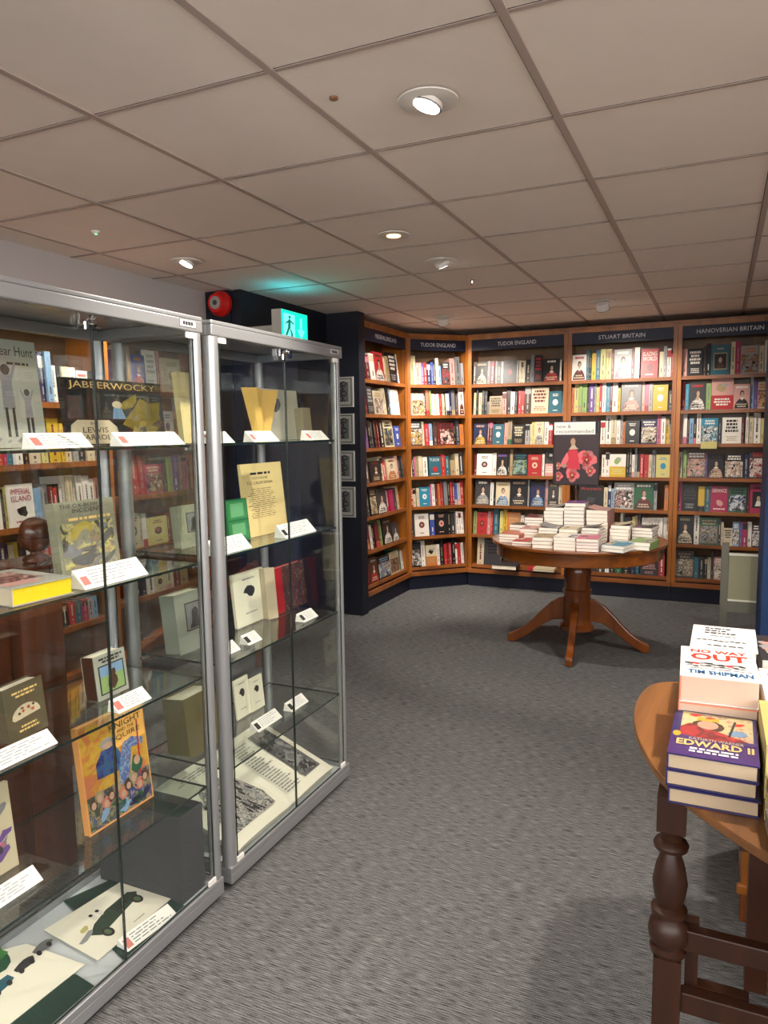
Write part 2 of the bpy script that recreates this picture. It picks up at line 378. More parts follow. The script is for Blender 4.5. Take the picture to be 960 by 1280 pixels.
def make_book_mesh(b, F, w, h, d, col, face, style, cs, rnd, txt=None, lod=1):
    """A book standing in frame F: w along the shelf, h up, d back. Spine or front cover towards the reader."""
    cm = bm(col); t = .002
    if face:   # front cover seen
        b.fbox(F, (0, 0, -t), (w, h, 0), cm); b.fbox(F, (0, 0, -d), (w, h, -d + t), cm); b.fbox(F, (0, 0, -d + t), (t, h, -t), cm)
        b.fbox(F, (t, .003, -d + t), (w - .003, h - .003, -t), PAGE)
        art(b, F, w, h, style, cs, rnd, txt)
    else:
        b.fbox(F, (0, 0, -t), (w, h, 0), cm); b.fbox(F, (0, 0, -d), (t, h, -t), cm); b.fbox(F, (w - t, 0, -d), (w, h, -t), cm)
        b.fbox(F, (t, .003, -d + .003), (w - t, h - .003, -t), PAGE)
        if lod:
            lum = sum(PAL[col]); k = rnd.choice((0, 1, 2, 3)); dark = lum < 330
            m2 = (bm('c'), bm('t'), bm('G'), bm('w'))[k] if dark else (bm('g'), bm('d'), bm('K'), bm('R'))[k]
            if cs: b.rect(F, 0, h * (.7 if k else .0), w, h * (.93 if k else .22), bm(cs[0]))
            y = h * rnd.uniform(.36, .46); e = h * rnd.uniform(.74, .9) if rnd.random() < .66 else 0; tw = rnd.uniform(.08, .15)
            while y < e:   # lettering down the spine
                q = h * rnd.uniform(.02, .07); b.rect(F, w * (.5 - tw), y, w * (.5 + tw), min(y + q, e), m2, .0006); y += q + h * .012
            b.rect(F, w * .4, h * .17, w * .6, h * (.24 + .04 * k), m2, .0006); b.rect(F, w * .38, h * .045, w * .62, h * .07, m2, .0006)

# ---------------------------------------------------------------- bookcase bays
class Bay:
    def __init__(s, name, where, P0, P1, tilt):
        s.name = name; s.where = where; s.P0 = Vector((P0[0], P0[1], 0)); s.P1 = Vector((P1[0], P1[1], 0))
        s.L = (s.P1 - s.P0).length; s.u = (s.P1 - s.P0).normalized(); s.n = Vector((s.u.y, -s.u.x, 0)); s.tilt = tilt
    def hit(s, px, py, off):
        d = ray(px, py); o = s.P0 - s.n * off
        t = s.n.dot(o) / s.n.dot(d); p = d * t
        return (p - o).dot(s.u), p.z + EYE
ORD = ['first', 'second', 'third', 'fourth', 'fifth', 'sixth', 'seventh', 'eighth', 'ninth', 'tenth', 'eleventh', 'twelfth', 'thirteenth', 'fourteenth',
       'fifteenth', 'sixteenth', 'seventeenth', 'eighteenth', 'nineteenth', 'twentieth', 'twenty-first', 'twenty-second', 'twenty-third', 'twenty-fourth', 'twenty-fifth', 'twenty-sixth']
SH = [1.862, 1.588, 1.315, 1.035, .76, .485, .20]
BOOKS = []     # every shelved book's data, sorted later by the area it shows
def shelf(bay, si, z, sname, yb, cx0, cy0, sc_, data, amin=.03, amax=None, deep=.15):
    """data: 'x0 x1 ytop colour[/style colours][:title]' in the coordinates of a close-up of the photograph."""
    amax = amax or bay.L - .03; prev = amin; row = []
    for tok in data.split(';'):
        tok = tok.strip()
        if not tok: continue
        txt = None
        if ':' in tok: tok, txt = tok.split(':')
        p = tok.split(); x0, x1 = float(p[0]), float(p[1]); yt = float(p[2]); code = p[3]
        face = '/' in code; col = code[0]
        style, cs = ('t', 'w')
        if face: q = code.split('/')[1]; style = q[0]; cs = q[1:] or 'w'
        else: cs = code[1:]
        Y0 = cy0 + (yb if not callable(yb) else yb((x0 + x1) / 2)) / sc_
        off = .02
        a0, _ = bay.hit(cx0 + x0 / sc_, Y0, off); a1, _ = bay.hit(cx0 + x1 / sc_, Y0, off)
        _, zt = bay.hit(cx0 + (x0 + x1) / 2 / sc_, cy0 + yt / sc_, off + .02)
        a0 = max(a0, prev); a1 = min(a1, amax)
        if a1 - a0 < .006: continue
        h = min(max(zt - z, .12), .262)
        row.append([bay, z, sname, a0, a1 - .0008, h, col, face, style, cs, txt, deep]); prev = a1
    for i, r in enumerate(row):
        r.append(i); r.append(row)
        BOOKS.append(r)

T_ = .13
bay_med = Bay('Medieval England', 'narrow left-hand Medieval England bay', (-2.56, 5.215), (-2.56, 6.115), T_)
bay_cor = Bay('Tudor corner', 'angled corner bay under Tudor England', (-2.56, 6.12), (-2.125, 6.55), T_)
_x = lambda px: atY(px, 560, 6.52).x
bay_tud = Bay('Tudor England', 'long flat Tudor England bay', (-2.115, 6.52), (_x(708.5), 6.52), T_)
bay_stu = Bay('Stuart Britain', 'Stuart Britain bay', (_x(708.5), 6.52), (_x(843.5), 6.52), T_)
bay_han = Bay('Hanoverian Britain', 'Hanoverian Britain bay', (_x(843.5), 6.52), (.42, 6.52), T_)

A = lambda si, yb, d: shelf(bay_med, si, SH[si], ORD[si], yb, 448, 400, 7.114, d)
A(0, 540, "50 76 300 k;76 112 310 Rp;114 154 300 wc;155 238 290 r/fwd;240 262 335 c;262 284 325 t;285 352 262 k/twG;356 378 258 w")
A(1, 848, "76 92 600 R;92 144 590 K/tG;146 234 632 c/pPwt;236 264 605 c;264 286 600 k;286 314 605 l;315 372 622 w/tGl")
A(2, 1140, "50 88 945 v;88 102 945 Pc;103 126 890 k;126 150 900 K;150 168 890 k;168 190 950 m;190 206 890 R;207 240 890 k;241 316 890 c/pyTk;318 334 900 c;335 380 942 b/ewl")
A = lambda si, yb, d: shelf(bay_med, si, SH[si], ORD[si], yb, 448, 560, 6.4, d)
A(3, lambda x: 290 - (x - 60) * .16, "62 90 70 d;90 102 80 c;104 192 100 k/fdR;193 216 65 ck;217 238 100 r;238 312 82 c/foR;313 332 60 P;332 350 60 k;350 366 60 K")
A(4, lambda x: 550 - (x - 60) * .22, "56 82 400 k;82 104 330 K;106 158 320 k/pYct;160 236 320 K/fwk;238 260 335 Pr;261 292 328 m/Tr;293 314 315 K;315 334 300 c;334 346 300 o")
A(5, lambda x: 825 - (x - 60) * .28, "58 102 630 R/for;103 120 610 w;120 146 600 k;146 180 590 Rr;181 208 572 N;209 276 560 k/fwt;278 330 590 K/fwR")
A(6, lambda x: 1120 - (x - 60) * .32, "66 100 900 R/er;101 168 870 d/frG;172 262 855 k/pwGl;264 336 820 c/pPdt;337 358 800 n;359 376 810 w")
A = lambda si, yb, d: shelf(bay_cor, si, SH[si], ORD[si], yb, 505, 410, 8, d)
A(0, 555, "45 63 240 R;63 85 245 c;86 106 250 NY;107 132 255 c;133 165 345 P;166 186 345 P;187 206 350 v;207 238 345 r;240 275 350 Bw;276 300 340 b;302 326 310 k;327 352 300 w;353 384 378 l;386 464 340 K/pTr;474 522 300 P;524 566 275 g;574 602 350 G")
A(1, 870, "45 60 640 w;60 82 640 l;84 206 655 c/pYtP;207 228 650 k;229 262 615 Sr;263 282 625 N;283 308 660 w;309 333 660 c;334 358 660 w;359 386 660 r;387 406 660 c;407 427 655 k;428 458 655 wk;459 482 620 B;483 520 615 gt;521 547 660 d;556 648 592 w/fRr")
A(2, 1170, "42 186 935 K/pytw;188 212 935 c;213 256 955 r;257 288 955 lw;305 345 940 d;346 362 930 R;363 502 945 R/pwPk;504 524 925 k;525 562 920 K;565 606 960 o")
A = lambda si, yb, d: shelf(bay_cor, si, SH[si], ORD[si], yb, 505, 560, 8, d)
A(3, 270, "44 60 60 k;61 82 70 w;83 104 85 k;105 126 90 p;130 152 80 t;153 194 78 c;200 246 88 w;255 374 85 T/xwr:TUDOR;375 418 65 r;419 454 80 T;470 520 120 t;521 556 55 c;560 602 40 K")
A(4, 565, "48 96 400 r/tw;98 126 405 ck;128 156 400 c;157 266 388 s/ewl;267 286 365 p;287 320 358 w;321 342 360 R;343 362 355 o;363 378 360 r;379 397 338 r;403 440 330 g;441 466 335 k;467 489 340 r;490 511 340 R;512 540 348 bG;541 572 348 GP;573 604 325 r")
A(5, 860, "54 78 660 R;79 106 655 K;113 254 655 w/eRt;256 268 650 k;269 314 650 bw;318 442 640 k/ePr;443 480 640 k;481 522 640 K;528 551 630 w;552 576 632 wR;577 599 635 w;600 617 640 w")
A(6, 1170, "56 178 940 k/pwGK;180 225 930 w;227 336 970 c/sotk;337 366 962 w;370 404 930 k;412 440 955 r;441 457 945 R;458 486 942 r;488 521 908 k;522 540 945 wr;541 576 950 r;580 612 945 w")
A = lambda si, yb, d: shelf(bay_tud, si, SH[si], ORD[si], yb, 585, 430, 7.385, d)
A(0, 355, "46 70 165 d;71 176 165 k/fct;177 203 155 g;204 240 155 Rr;241 264 155 g;265 300 160 k;301 322 160 G;324 446 150 k/eRr;447 462 150 G;463 484 150 c;485 505 152 ck;506 526 152 c;527 570 140 k;574 608 100 g;609 682 100 k/tr;690 842 135 k/frw;843 857 145 w")
A(1, 640, "50 72 450 cY;73 90 420 k;91 121 450 c;122 146 420 K;147 170 420 k;171 192 560 g;194 312 480 t/tkd;313 352 440 PR;353 390 390 k;391 428 440 w;429 452 440 k;454 484 432 r;485 516 432 r;520 576 380 dG;580 738 400 c/tRrk;740 866 435 T/eww;867 882 440 w")
A(2, 925, "50 168 735 B/fyf;172 188 700 R;189 222 708 Rp;224 328 740 T/eww;329 360 725 P;362 402 700 tn;404 522 745 k/tctP;524 562 740 Gk;563 580 740 c;581 610 720 Y;611 696 718 c/fGP;697 738 718 w;740 776 738 rw")
A = lambda si, yb, d: shelf(bay_tud, si, SH[si], ORD[si], yb, 585, 550, 7.385, d)
A(3, 315, "50 76 125 R;78 222 125 w/edP;223 257 120 w;258 366 120 k/fwv;367 380 115 k;381 408 85 t;410 548 120 k/plNT;550 677 135 r/ecr;678 700 130 w;708 790 85 K/sPwk;800 850 120 R;852 900 120 c;902 950 120 k")
A(4, 590, "62 202 365 K/fGw;203 232 392 w;233 252 390 k;254 382 388 c/flt;384 548 368 k/fKf;549 562 370 G;572 706 392 B/flK;707 732 368 P;734 832 392 K/fkt;833 866 410 c;868 900 418 o;902 920 440 P;921 944 430 r;945 962 425 w")
A(5, 855, "46 76 655 N;78 174 668 r/eRo;175 200 660 P;201 224 660 r;228 276 630 T;288 318 655 Y;319 356 645 y;358 476 668 o/tto;478 512 695 w;514 570 680 K;575 610 690 c;615 640 690 r;645 690 680 k;700 740 690 G;745 800 690 B;802 850 690 c;860 890 680 k")
A(6, 1140, "80 142 895 c;144 300 920 K/tkK")
A = lambda si, yb, d: shelf(bay_stu, si, SH[si], ORD[si], yb, 705, 420, 6.62, d)
A(0, 315, "45 182 155 w/fRr;183 206 105 T;207 224 130 k;225 260 140 y;261 298 115 T;299 342 90 Y;343 386 72 Yt;387 409 110 R;411 556 108 G/fpw;557 577 85 R;579 622 80 w;634 777 105 r/xwR:BLAZING|WORLD;785 819 128 c;820 847 82 G;848 882 100 wr;883 907 140 r")
A(1, 600, "28 51 428 S;52 78 425 S;79 116 385 Y;117 145 370 Nt;146 186 370 N;187 205 400 K;206 246 375 v;247 262 395 G;263 288 410 Y;289 312 380 r;313 345 370 w;346 378 370 s;379 397 395 R;398 440 360 w;441 466 430 y;470 636 380 g/fPG;640 666 350 P;667 697 395 pr;698 730 390 G;732 856 402 y/eww;862 900 450 K")
A(2, 885, "30 60 650 p;62 92 670 G;300 338 700 wr;339 385 630 w;386 428 648 ct;429 460 690 w;461 481 650 G;482 502 710 o;503 622 700 K/eww;634 766 690 B/ptw;767 799 642 p;800 837 668 w;838 866 680 yt;867 890 660 Gk")
A = lambda si, yb, d: shelf(bay_stu, si, SH[si], ORD[si], yb, 740, 550, 7.11, d)
A(3, 345, "80 113 130 w;114 150 108 wk;152 297 125 w/syYN;299 326 80 k;327 348 80 K;349 373 130 wP;374 394 70 G;395 422 120 kt;423 454 125 r;455 498 125 r;499 526 130 c;527 556 90 G;564 692 130 Y/ess")
A(4, 625, "-120 100 400 k/xrK:Royals;102 136 420 c;138 164 390 Bw;165 189 430 l;191 367 380 G/pPKw;368 541 380 n/fRw;542 572 380 Gk;640 676 400 o")
A(5, 930, "245 268 650 w;270 340 690 K;350 376 680 Y;377 398 670 t;399 426 660 K;435 462 690 w;463 489 690 w;490 516 690 w;517 543 690 w;544 570 690 w;571 597 690 w;598 624 690 w;625 650 690 w;651 678 690 w")
A(6, 1210, "0 30 1110 k;32 60 1115 K;62 78 1110 w;80 112 1120 k;113 148 1110 w;150 200 1110 k;202 260 1115 n;262 335 1110 k;340 380 1100 B;381 414 1100 T;424 588 1100 K/tPP;589 642 1005 r")
A = lambda si, yb, d: shelf(bay_han, si, SH[si], ORD[si], yb, 840, 410, 8, d)
A(0, 450, "64 102 208 PG;103 148 208 P;150 306 203 k/tww;307 336 180 K;340 384 130 k;386 574 165 T/qtd;583 628 120 c;629 682 120 m;684 862 175 G/plto;864 918 170 c;924 968 100 w")
A(1, 800, "45 76 510 G;77 94 530 k;95 128 530 r;129 166 560 s;168 336 545 K/fwr;337 387 552 N;388 610 503 P/srwt;612 776 560 P/fkw;778 814 480 lG;815 852 530 v;854 962 535 c/pyPo")
A(2, 1140, "45 64 900 R;65 105 850 P;106 146 850 wp;147 168 880 k;169 212 900 l;213 240 910 kp;241 286 832 w;288 456 900 s/pwsw;457 492 900 K;497 690 890 w/tkt;691 716 900 R;732 761 840 w;762 808 880 c;810 882 845 w;884 918 902 Y")
A = lambda si, yb, d: shelf(bay_han, si, SH[si], ORD[si], yb, 835, 550, 6.733, d)
A(3, 310, "50 76 80 r;78 116 100 c;117 152 85 N;154 317 90 d/ptPG;318 329 115 v;331 468 118 k/ffd;472 632 115 k/pwfw;633 677 110 B;679 830 80 K/pPwr")
A(4, 600, "45 78 400 Gr;79 112 345 m;114 247 375 k/tKG;250 304 390 yk;305 354 390 T;355 502 388 m/xwP:DEFIANCE;504 657 398 n/pwlk;658 684 400 R;686 830 370 m/qkw")
A(5, 880, "34 210 640 k/fct;212 258 625 w;260 417 655 n/pkGt;418 442 665 K;443 465 690 c;467 538 740 c/tkt;539 597 690 l/pgw;598 623 690 v;624 661 690 mk;662 702 690 w;704 770 705 k/pGw")
A(6, 1170, "35 212 935 K/pBct;214 254 980 T;256 300 980 k;301 327 990 kt;328 356 985 c;357 380 945 K;381 470 985 P/pcw;475 520 980 k;525 570 970 d")

def bookcase(bay, sign, label, end_l=True, end_r=True, zs=SH, top=2.29, oak=OAK, signz=(2.165, 2.262), deep=.235, plinth=NAVY, base=.155):
    u, n, L = bay.u, bay.n, bay.L
    root = empty('bookcase', bay.P0 + u * (L / 2), label, 'bookcase', 'wall bookcases')
    F = (bay.P0.copy(), u, Z3, n)
    for s, x in (('side_panel', 0.0012), ('side_panel', L - .0232)):
        b = MB(); b.fbox(F, (x, 0.012, -deep), (x + .022, top, .0), oak)
        xx = x + .011; b.fbox(F, (max(xx - .021, .0012), base, .0005), (min(xx + .021, L - .0012), top - .012, .012), oak)
        b.build(s, root)
    b = MB(); b.fbox(F, (.024, .012, -deep), (L - .024, top, -deep + .012), BACKW); b.build('back_panel', root)
    for z in zs[:-1]:
        b = MB(); b.fbox(F, (.024, z - .022, -deep + .0125), (L - .024, z - .0006, -.004), OAKS); b.fbox(F, (.026, z - .026, -.0035), (L - .026, z + .003, .004), OAKS); b.build('shelf', root)
    b = MB(); z = zs[-1]; b.fbox(F, (.024, z - .03, -deep + .0125), (L - .024, z - .0006, -.002), OAKS)
    b.fbox(F, (.026, z - .024, -.0015), (L - .026, z + .002, .004), OAKS); b.fbox(F, (.002, base - .028, .0125), (L - .002, base + .008, .034), OAKS); b.fbox(F, (.024, base - .012, -.012), (L - .024, base + .014, -.0025), NAVY); b.build('bottom_shelf', root)
    b = MB(); b.fbox(F, (.024, 0.012, -.03), (L - .024, base - .013, -.002), plinth); b.fbox(F, (.002, .0, -.001), (L - .002, base - .032, .012), plinth); b.build('plinth', root)
    b = MB(); b.fbox(F, (.002, top + .0005, -deep), (L - .002, top + .018, .022), oak); b.fbox(F, (.026, top - .028, -.0005), (L - .026, top, .016), oak); b.build('cornice', root)
    if sign:
        b = MB(); b.fbox(F, (.034, signz[0], -.0), (L - .034, signz[1], .008), SIGNM)
        G = (F[0] + n * .008, u, Z3, n)
        w = .037 * len(sign) * .72; b.text(G, sign, L / 2 - w / 2, 2.198, L / 2 + w / 2, 2.232, SIGNT, .001); b.build('sign_board', root)
    return root
bookcase(bay_med, 'MEDIEVAL ENGLAND', 'oak bookcase bay at the left end of the back shelving, under a Medieval England sign')
bookcase(bay_cor, 'TUDOR ENGLAND', 'angled oak corner bookcase bay under a Tudor England sign')
bookcase(bay_tud, 'TUDOR ENGLAND', 'wide oak bookcase bay under Tudor England sign, left of the poster')
bookcase(bay_stu, 'STUART BRITAIN', 'oak bookcase bay under a Stuart Britain sign, behind the round table')
bookcase(bay_han, 'HANOVERIAN BRITAIN', 'oak bookcase bay under a Hanoverian Britain sign beside the blue pillar')

# shelving behind the glass cabinets, along the left wall
LSH1 = [1.614, 1.312, 1.012, .74, .457, .20]; LSH2 = [1.70, 1.40, 1.098, .79, .50, .20]
bay_l1 = Bay('near side wall', 'side wall shelving behind the nearer cabinet', (-3.05, .55), (-3.05, 3.02), .06)
bay_l2 = Bay('far side wall', 'far side wall bookcase behind the cabinets', (-3.05, 3.03), (-3.05, 3.93), .06)
def A1(si, cy0, yb, d): shelf(bay_l1, si, LSH1[si], ORD[si], yb, 0, cy0, 6.4, d)
A1(0, 340, 1040, "-120 -80 700 R;-78 -20 690 w;-18 40 700 K;42 100 680 c;102 160 690 b;162 220 680 k;222 296 660 G;298 344 655 B;345 388 648 Bw;390 436 642 l;440 484 752 w;486 512 760 k;514 574 762 c/pls;576 628 768 w;630 716 795 w/trP;718 800 800 K;850 884 750 r;886 915 800 w;920 950 790 K")
A1(1, 520, 375, "-100 -50 180 K;-48 0 190 w;2 42 180 r;44 76 190 m;80 126 180 s;130 184 170 w;188 236 170 k;240 336 150 c;340 388 20 Y;390 412 30 K;414 506 20 y;508 540 60 y;545 600 120 c;602 640 130 G;642 700 130 K;702 760 120 c;762 815 130 w;820 860 130 k;865 950 120 P")
A1(2, 520, 850, "-160 -110 560 k;-108 -40 590 c;-38 34 600 w;36 60 585 k;62 84 565 Y;86 288 542 w/xmk:IMPERIAL|ISLAND;290 345 572 l;346 378 560 G;380 418 540 G;419 442 560 R;443 474 570 r;476 506 540 kw;512 562 475 w;564 600 480 c;602 644 470 w;645 688 472 w;689 740 474 w;741 778 500 w;779 822 490 P;824 870 500 S;872 930 500 w")
A1(3, 520, 1130, "0 60 1010 B;62 90 1020 k;92 135 1030 c;137 175 1010 y;176 300 1000 k;302 330 990 c;332 374 1000 r;376 402 990 c;404 440 960 r;442 520 980 K;522 600 990 c;602 680 980 B;682 760 990 w;762 840 980 R")
shelf(bay_l1, 4, LSH1[4], ORD[4], 440, 0, 720, 7.11, "510 560 300 K;562 600 290 kt;602 634 280 R;636 690 262 r;692 742 255 T;744 790 262 mk;792 806 250 w;808 850 190 G;852 890 180 l")
def A2(si, yb, d): shelf(bay_l2, si, LSH2[si], ORD[si], yb, 100, 560, 5.05, d)
shelf(bay_l2, 0, LSH2[0], ORD[0], 620, 130, 390, 6.4, "130 160 300 v;162 200 242 w;202 226 250 t;228 342 348 b/fro;344 430 312 w/tGG;432 452 300 d;454 480 310 P;482 624 378 c/ett")
shelf(bay_l2, 1, LSH2[1], ORD[1], 1010, 130, 390, 6.4, "130 200 780 w;202 300 780 k/fwd;302 400 790 T;402 470 780 y;472 566 795 w/evd;570 620 800 o")
A2(2, 290, "300 336 60 Bl;338 388 45 r;390 418 50 r;420 526 102 m/ppkc;528 555 70 K;556 590 55 N;592 640 50 v;641 660 45 t;661 690 80 p;691 712 60 K;713 744 40 o;745 768 45 G;769 790 80 N")
A2(3, 600, "320 388 410 c/eky;390 408 420 c;410 438 410 wr;440 560 430 Y/ekr;562 590 400 R;592 612 430 B;613 640 380 K;642 700 400 c;702 760 400 G")
A2(4, 960, "330 362 880 r;364 400 870 K;402 434 860 B;436 480 850 w;482 544 830 c/ekt;546 600 810 cP;602 640 800 R;642 700 790 t")
bookcase(bay_l1, None, 'long oak bookcase along the side wall seen through the nearer glass cabinet', zs=LSH1, top=1.98)
bookcase(bay_l2, None, 'dark edged bookcase on the side wall seen between the two glass cabinets', zs=LSH2, top=1.98)

# shelving on the right wall, seen only mirrored in the cabinet glass
REFL = []
for bi, (ya, yb) in enumerate(((6.5, 5.6), (5.58, 4.68), (4.66, 3.76), (3.74, 2.84))):
    bb = Bay('right wall', 'right wall', (2.1, ya), (2.1, yb), .06); rr = random.Random(40 + bi); REFL.append(bb)
    for z in SH:
        a = .03
        while a < bb.L - .06:
            fc = rr.random() < .25; w = rr.uniform(.11, .15) if fc else rr.uniform(.014, .036)
            if a + w > bb.L - .03: break
            BOOKS.append([bb, z, 'x', a, a + w - .001, rr.uniform(.18, .24), rr.choice('kkKKwwcctrRBTbGdPoynl'), fc, rr.choice('tpfse'), rr.choice(['wk', 'kw', 'rc', 'yk', 'cB']), None, .13, 0, []]); a += w
# rank by the area shown; the largest become objects of their own, the rest one mass
def book_frame(r):
    bay, z, h = r[0], r[1], r[5]
    t = bay.tilt
    up = (Z3 - bay.n * t).normalized(); nn = (bay.n + Z3 * t).normalized()
    o = bay.P0 + bay.u * r[3] - bay.n * (.014 + (.004 if r[7] else 0)) + Z3 * (z + .0008)
    return (o, bay.u, up, nn)
def shown(r):
    o = r[0].P0 + r[0].u * ((r[3] + r[4]) / 2); d = Vector((o.x, o.y)).length
    ca = abs(r[0].n.dot(o.normalized()))
    if r[0].name == 'right wall': return 0
    return (r[4] - r[3]) * ca * r[5] / d / d * (.7 if r[0] in (bay_l1, bay_l2) else 1)
N_SEP = 236
rank = sorted(range(len(BOOKS)), key=lambda i: -shown(BOOKS[i])); chosen = set(rank[:N_SEP])
def cname(r):
    return ('%s %s' % (CNAME[r[6]], 'book shown face-out' if r[7] else 'book spine'))
used_labels = set()
def book_label(r):
    bay, sn, i, row = r[0], r[2], r[12], r[13]
    me = cname(r); where = bay.where
    if sum(1 for q in row if cname(q) == me) == 1: lab = '%s on the %s shelf of the %s' % (me, sn, where)
    else: lab = '%s, %s from the left, %s shelf, %s' % (me, ORD[i], sn, where)
    if r[10] and sum(1 for q in row if cname(q) == me) == 1: lab = '%s with bold title, %s shelf, %s' % (me, sn, where)
    w = lab.split()
    if len(w) > 16:
        lab = '%s, %s along %s shelf, %s' % (me, ORD[i], sn, bay.name + ' bay'); 
    return lab
mass = MB()
for bb in REFL: bookcase(bb, None, 'oak bookcase on the right wall, mirrored in the cabinet glass')
for i, r in enumerate(BOOKS):
    rnd = random.Random(i * 31 + 5); F = book_frame(r); sep = i in chosen
    # reader's offset so neighbours are not all flush
    off = rnd.uniform(0, .022) if not r[7] else 0
    F = (F[0] - r[0].n * off, F[1], F[2], F[3])
    d = (.018 + .5 * rnd.random() * .03) if r[7] else r[11] - rnd.uniform(0, .03)
    b = MB() if sep else mass
    make_book_mesh(b, F, r[4] - r[3], r[5], d, r[6], r[7], r[8], r[9], rnd, r[10])
    if sep:
        b.build('book', origin=F[0], label=book_label(r), category='book', group='books on the %s shelf, %s' % (r[2], r[0].where))
mass.build('shelved_books', kind='stuff', label='narrow spines filling the gaps between the larger books on the shelves', category='books')
print('shelved books', len(BOOKS))
b = MB()   # pale card on the shelf edge
q0 = atY(876, 552, 6.49); q1 = atY(896, 561, 6.49)
b.box((q0.x, 6.485, q1.z), (q1.x, 6.495 - .001, q0.z), bm('Y')); b.build('shelf_card', label='pale yellow card hanging from a shelf edge under the turquoise book', category='card')
b = MB()   # two volumes lying on the lowest Tudor shelf, and dark stock beside
p = atY(663, 706, 6.49)
b.box((p.x, 6.37, .202), (p.x + .235, 6.5, .228), bm('c'), {5: bm('r')}); b.box((p.x, 6.3695, .2015), (p.x + .05, 6.5005, .2285), bm('r'))
b.build('book', label='cream book with red end lying flat on the lowest shelf under the round table', category='book')
b = MB()
b.box((p.x - .32, 6.36, .202), (p.x - .1, 6.5, .236), bm('k'), {2: PAGE}); b.box((p.x - .325, 6.355, .236), (p.x - .095, 6.502, .242), bm('K'))
b.build('book', label='black book lying flat on the lowest shelf left of the cream one', category='book')

# ---------------------------------------------------------------- round pedestal table
TC = Vector((-.83, 4.89, 0)); TZ = .732; TR = .56
rt = empty('round_table', TC, 'round polished wooden pedestal table piled with paperbacks in front of the bookcases', 'table')
b = MB(); b.lathe([(TR - .012, -.026), (TR, -.02), (TR + .002, -.01), (TR, -.003), (TR - .01, 0)], (TC.x, TC.y, TZ), TABW, 72); b.build('tabletop', rt, smooth=True)
b = MB(); b.lathe([(TR - .075, -.03), (TR - .075, -.026)], (TC.x, TC.y, TZ), TABW, 72); b.lathe([(TR - .035, -.105), (TR - .03, -.1), (TR - .03, -.0265)], (TC.x, TC.y, TZ), TABW, 72); b.build('apron', rt, smooth=True)
b = MB(); b.lathe([(.1, .12), (.112, .125), (.112, .15), (.095, .165), (.09, .2), (.088, .36), (.094, .372), (.094, .39), (.084, .4), (.084, .44), (.09, .5), (.088, .53), (.082, .545), (.09, .56), (.09, .58), (.105, .6), (.12, .626)], (TC.x, TC.y, 0), PEDW, 40); b.build('pedestal', rt, smooth=True)
for k in range(4):
    a = math.radians(5 + 90 * k + 270 - 1); dx = Vector((math.cos(a), math.sin(a), 0)); sd = Vector((-dx.y, dx.x, 0))
    top = [(.075, .335), (.12, .325), (.17, .295), (.23, .235), (.29, .17), (.34, .12), (.39, .085), (.43, .065), (.455, .055), (.462, .04)]
    bot = [(.46, .002), (.42, .0), (.38, .022), (.33, .052), (.28, .09), (.22, .14), (.16, .175), (.11, .18), (.075, .18)]
    b = MB(); pts = [TC + dx * r + Z3 * (z + .0006) - sd * .022 for r, z in bot[::-1] + top[::-1]]
    b.prism(pts, sd * .044, PEDW); b.build('leg', rt, bevel=.006)

def lying_book(name, c, z, w, l, t, rot, cover, page, label, group, hard=False, artf=None, spine_side=-1, parts=False, curl=0.0, spine=None):
    """A book lying flat: w across, l from the foot to the head, foot towards -y before rotation. c = centre (x, y)."""
    R = Matrix.Rotation(rot, 3, 'Z'); r = R @ Vector((1, 0, 0)); u = R @ Vector((0, 1, 0)); o = Vector((c[0], c[1], z)) - r * w / 2 - u * l / 2
    F = (o, r, u, Z3); e = .0025 if hard else .0006; ct = .0026 if hard else .0009; g = .004 if hard else .0004
    cv = MB(); cv.fbox(F, (0, 0, 0), (w, l, ct), cover); 
    if curl:   # front cover lifting at the open side
        n = 6; P = []
        for k in range(n + 1):
            x = w * k / n; P.append((x if spine_side < 0 else w - x, t - ct + curl * (k / n) ** 2.2))
        for k in range(n):
            (xa, za), (xb, zb) = P[k], P[k + 1]
            q = [o + r * x + u * y + Z3 * zz for x, y, zz in ((xa, 0, za), (xb, 0, zb), (xb, l, zb), (xa, l, za))]
            q2 = [v + Z3 * ct for v in q]
            if spine_side > 0: q = [q[1], q[0], q[3], q[2]]; q2 = [q2[1], q2[0], q2[3], q2[2]]
            cv.hexa(q + q2, cover, {0: PAPER})
    else: cv.fbox(F, (0, 0, t - ct), (w, l, t), cover)
    x0, x1 = (0, ct) if spine_side < 0 else (w - ct, w)
    cv.fbox(F, (x0, 0, ct), (x1, l, t - ct), spine or cover)
    if artf: artf(cv, (o + Z3 * t, r, u, Z3), w, l)
    pg = MB(); pa = ct + .0002; pb = t - ct - .0002
    pg.fbox(F, (pa if spine_side < 0 else g, g, pa), (w - g if spine_side < 0 else w - pa, l - g, pb), page)
    if parts:
        root = empty(name, (c[0], c[1], z), label, 'book', group); cv.build('cover', root); pg.build('page_block', root); return root
    k = len(cv.v); cv.v += pg.v; base = [cv.mi(m) for m in pg.mats]
    cv.f += [tuple(k + q for q in f) for f in pg.f]; cv.m += [base[m] for m in pg.m]
    return cv.build(name, origin=(c[0], c[1], z), label=label, category='book', group=group)

def cover_art(style, cs, seed, txt=None):
    return lambda b, F, w, h: art(b, F, w, h, style, cs, random.Random(seed), txt)
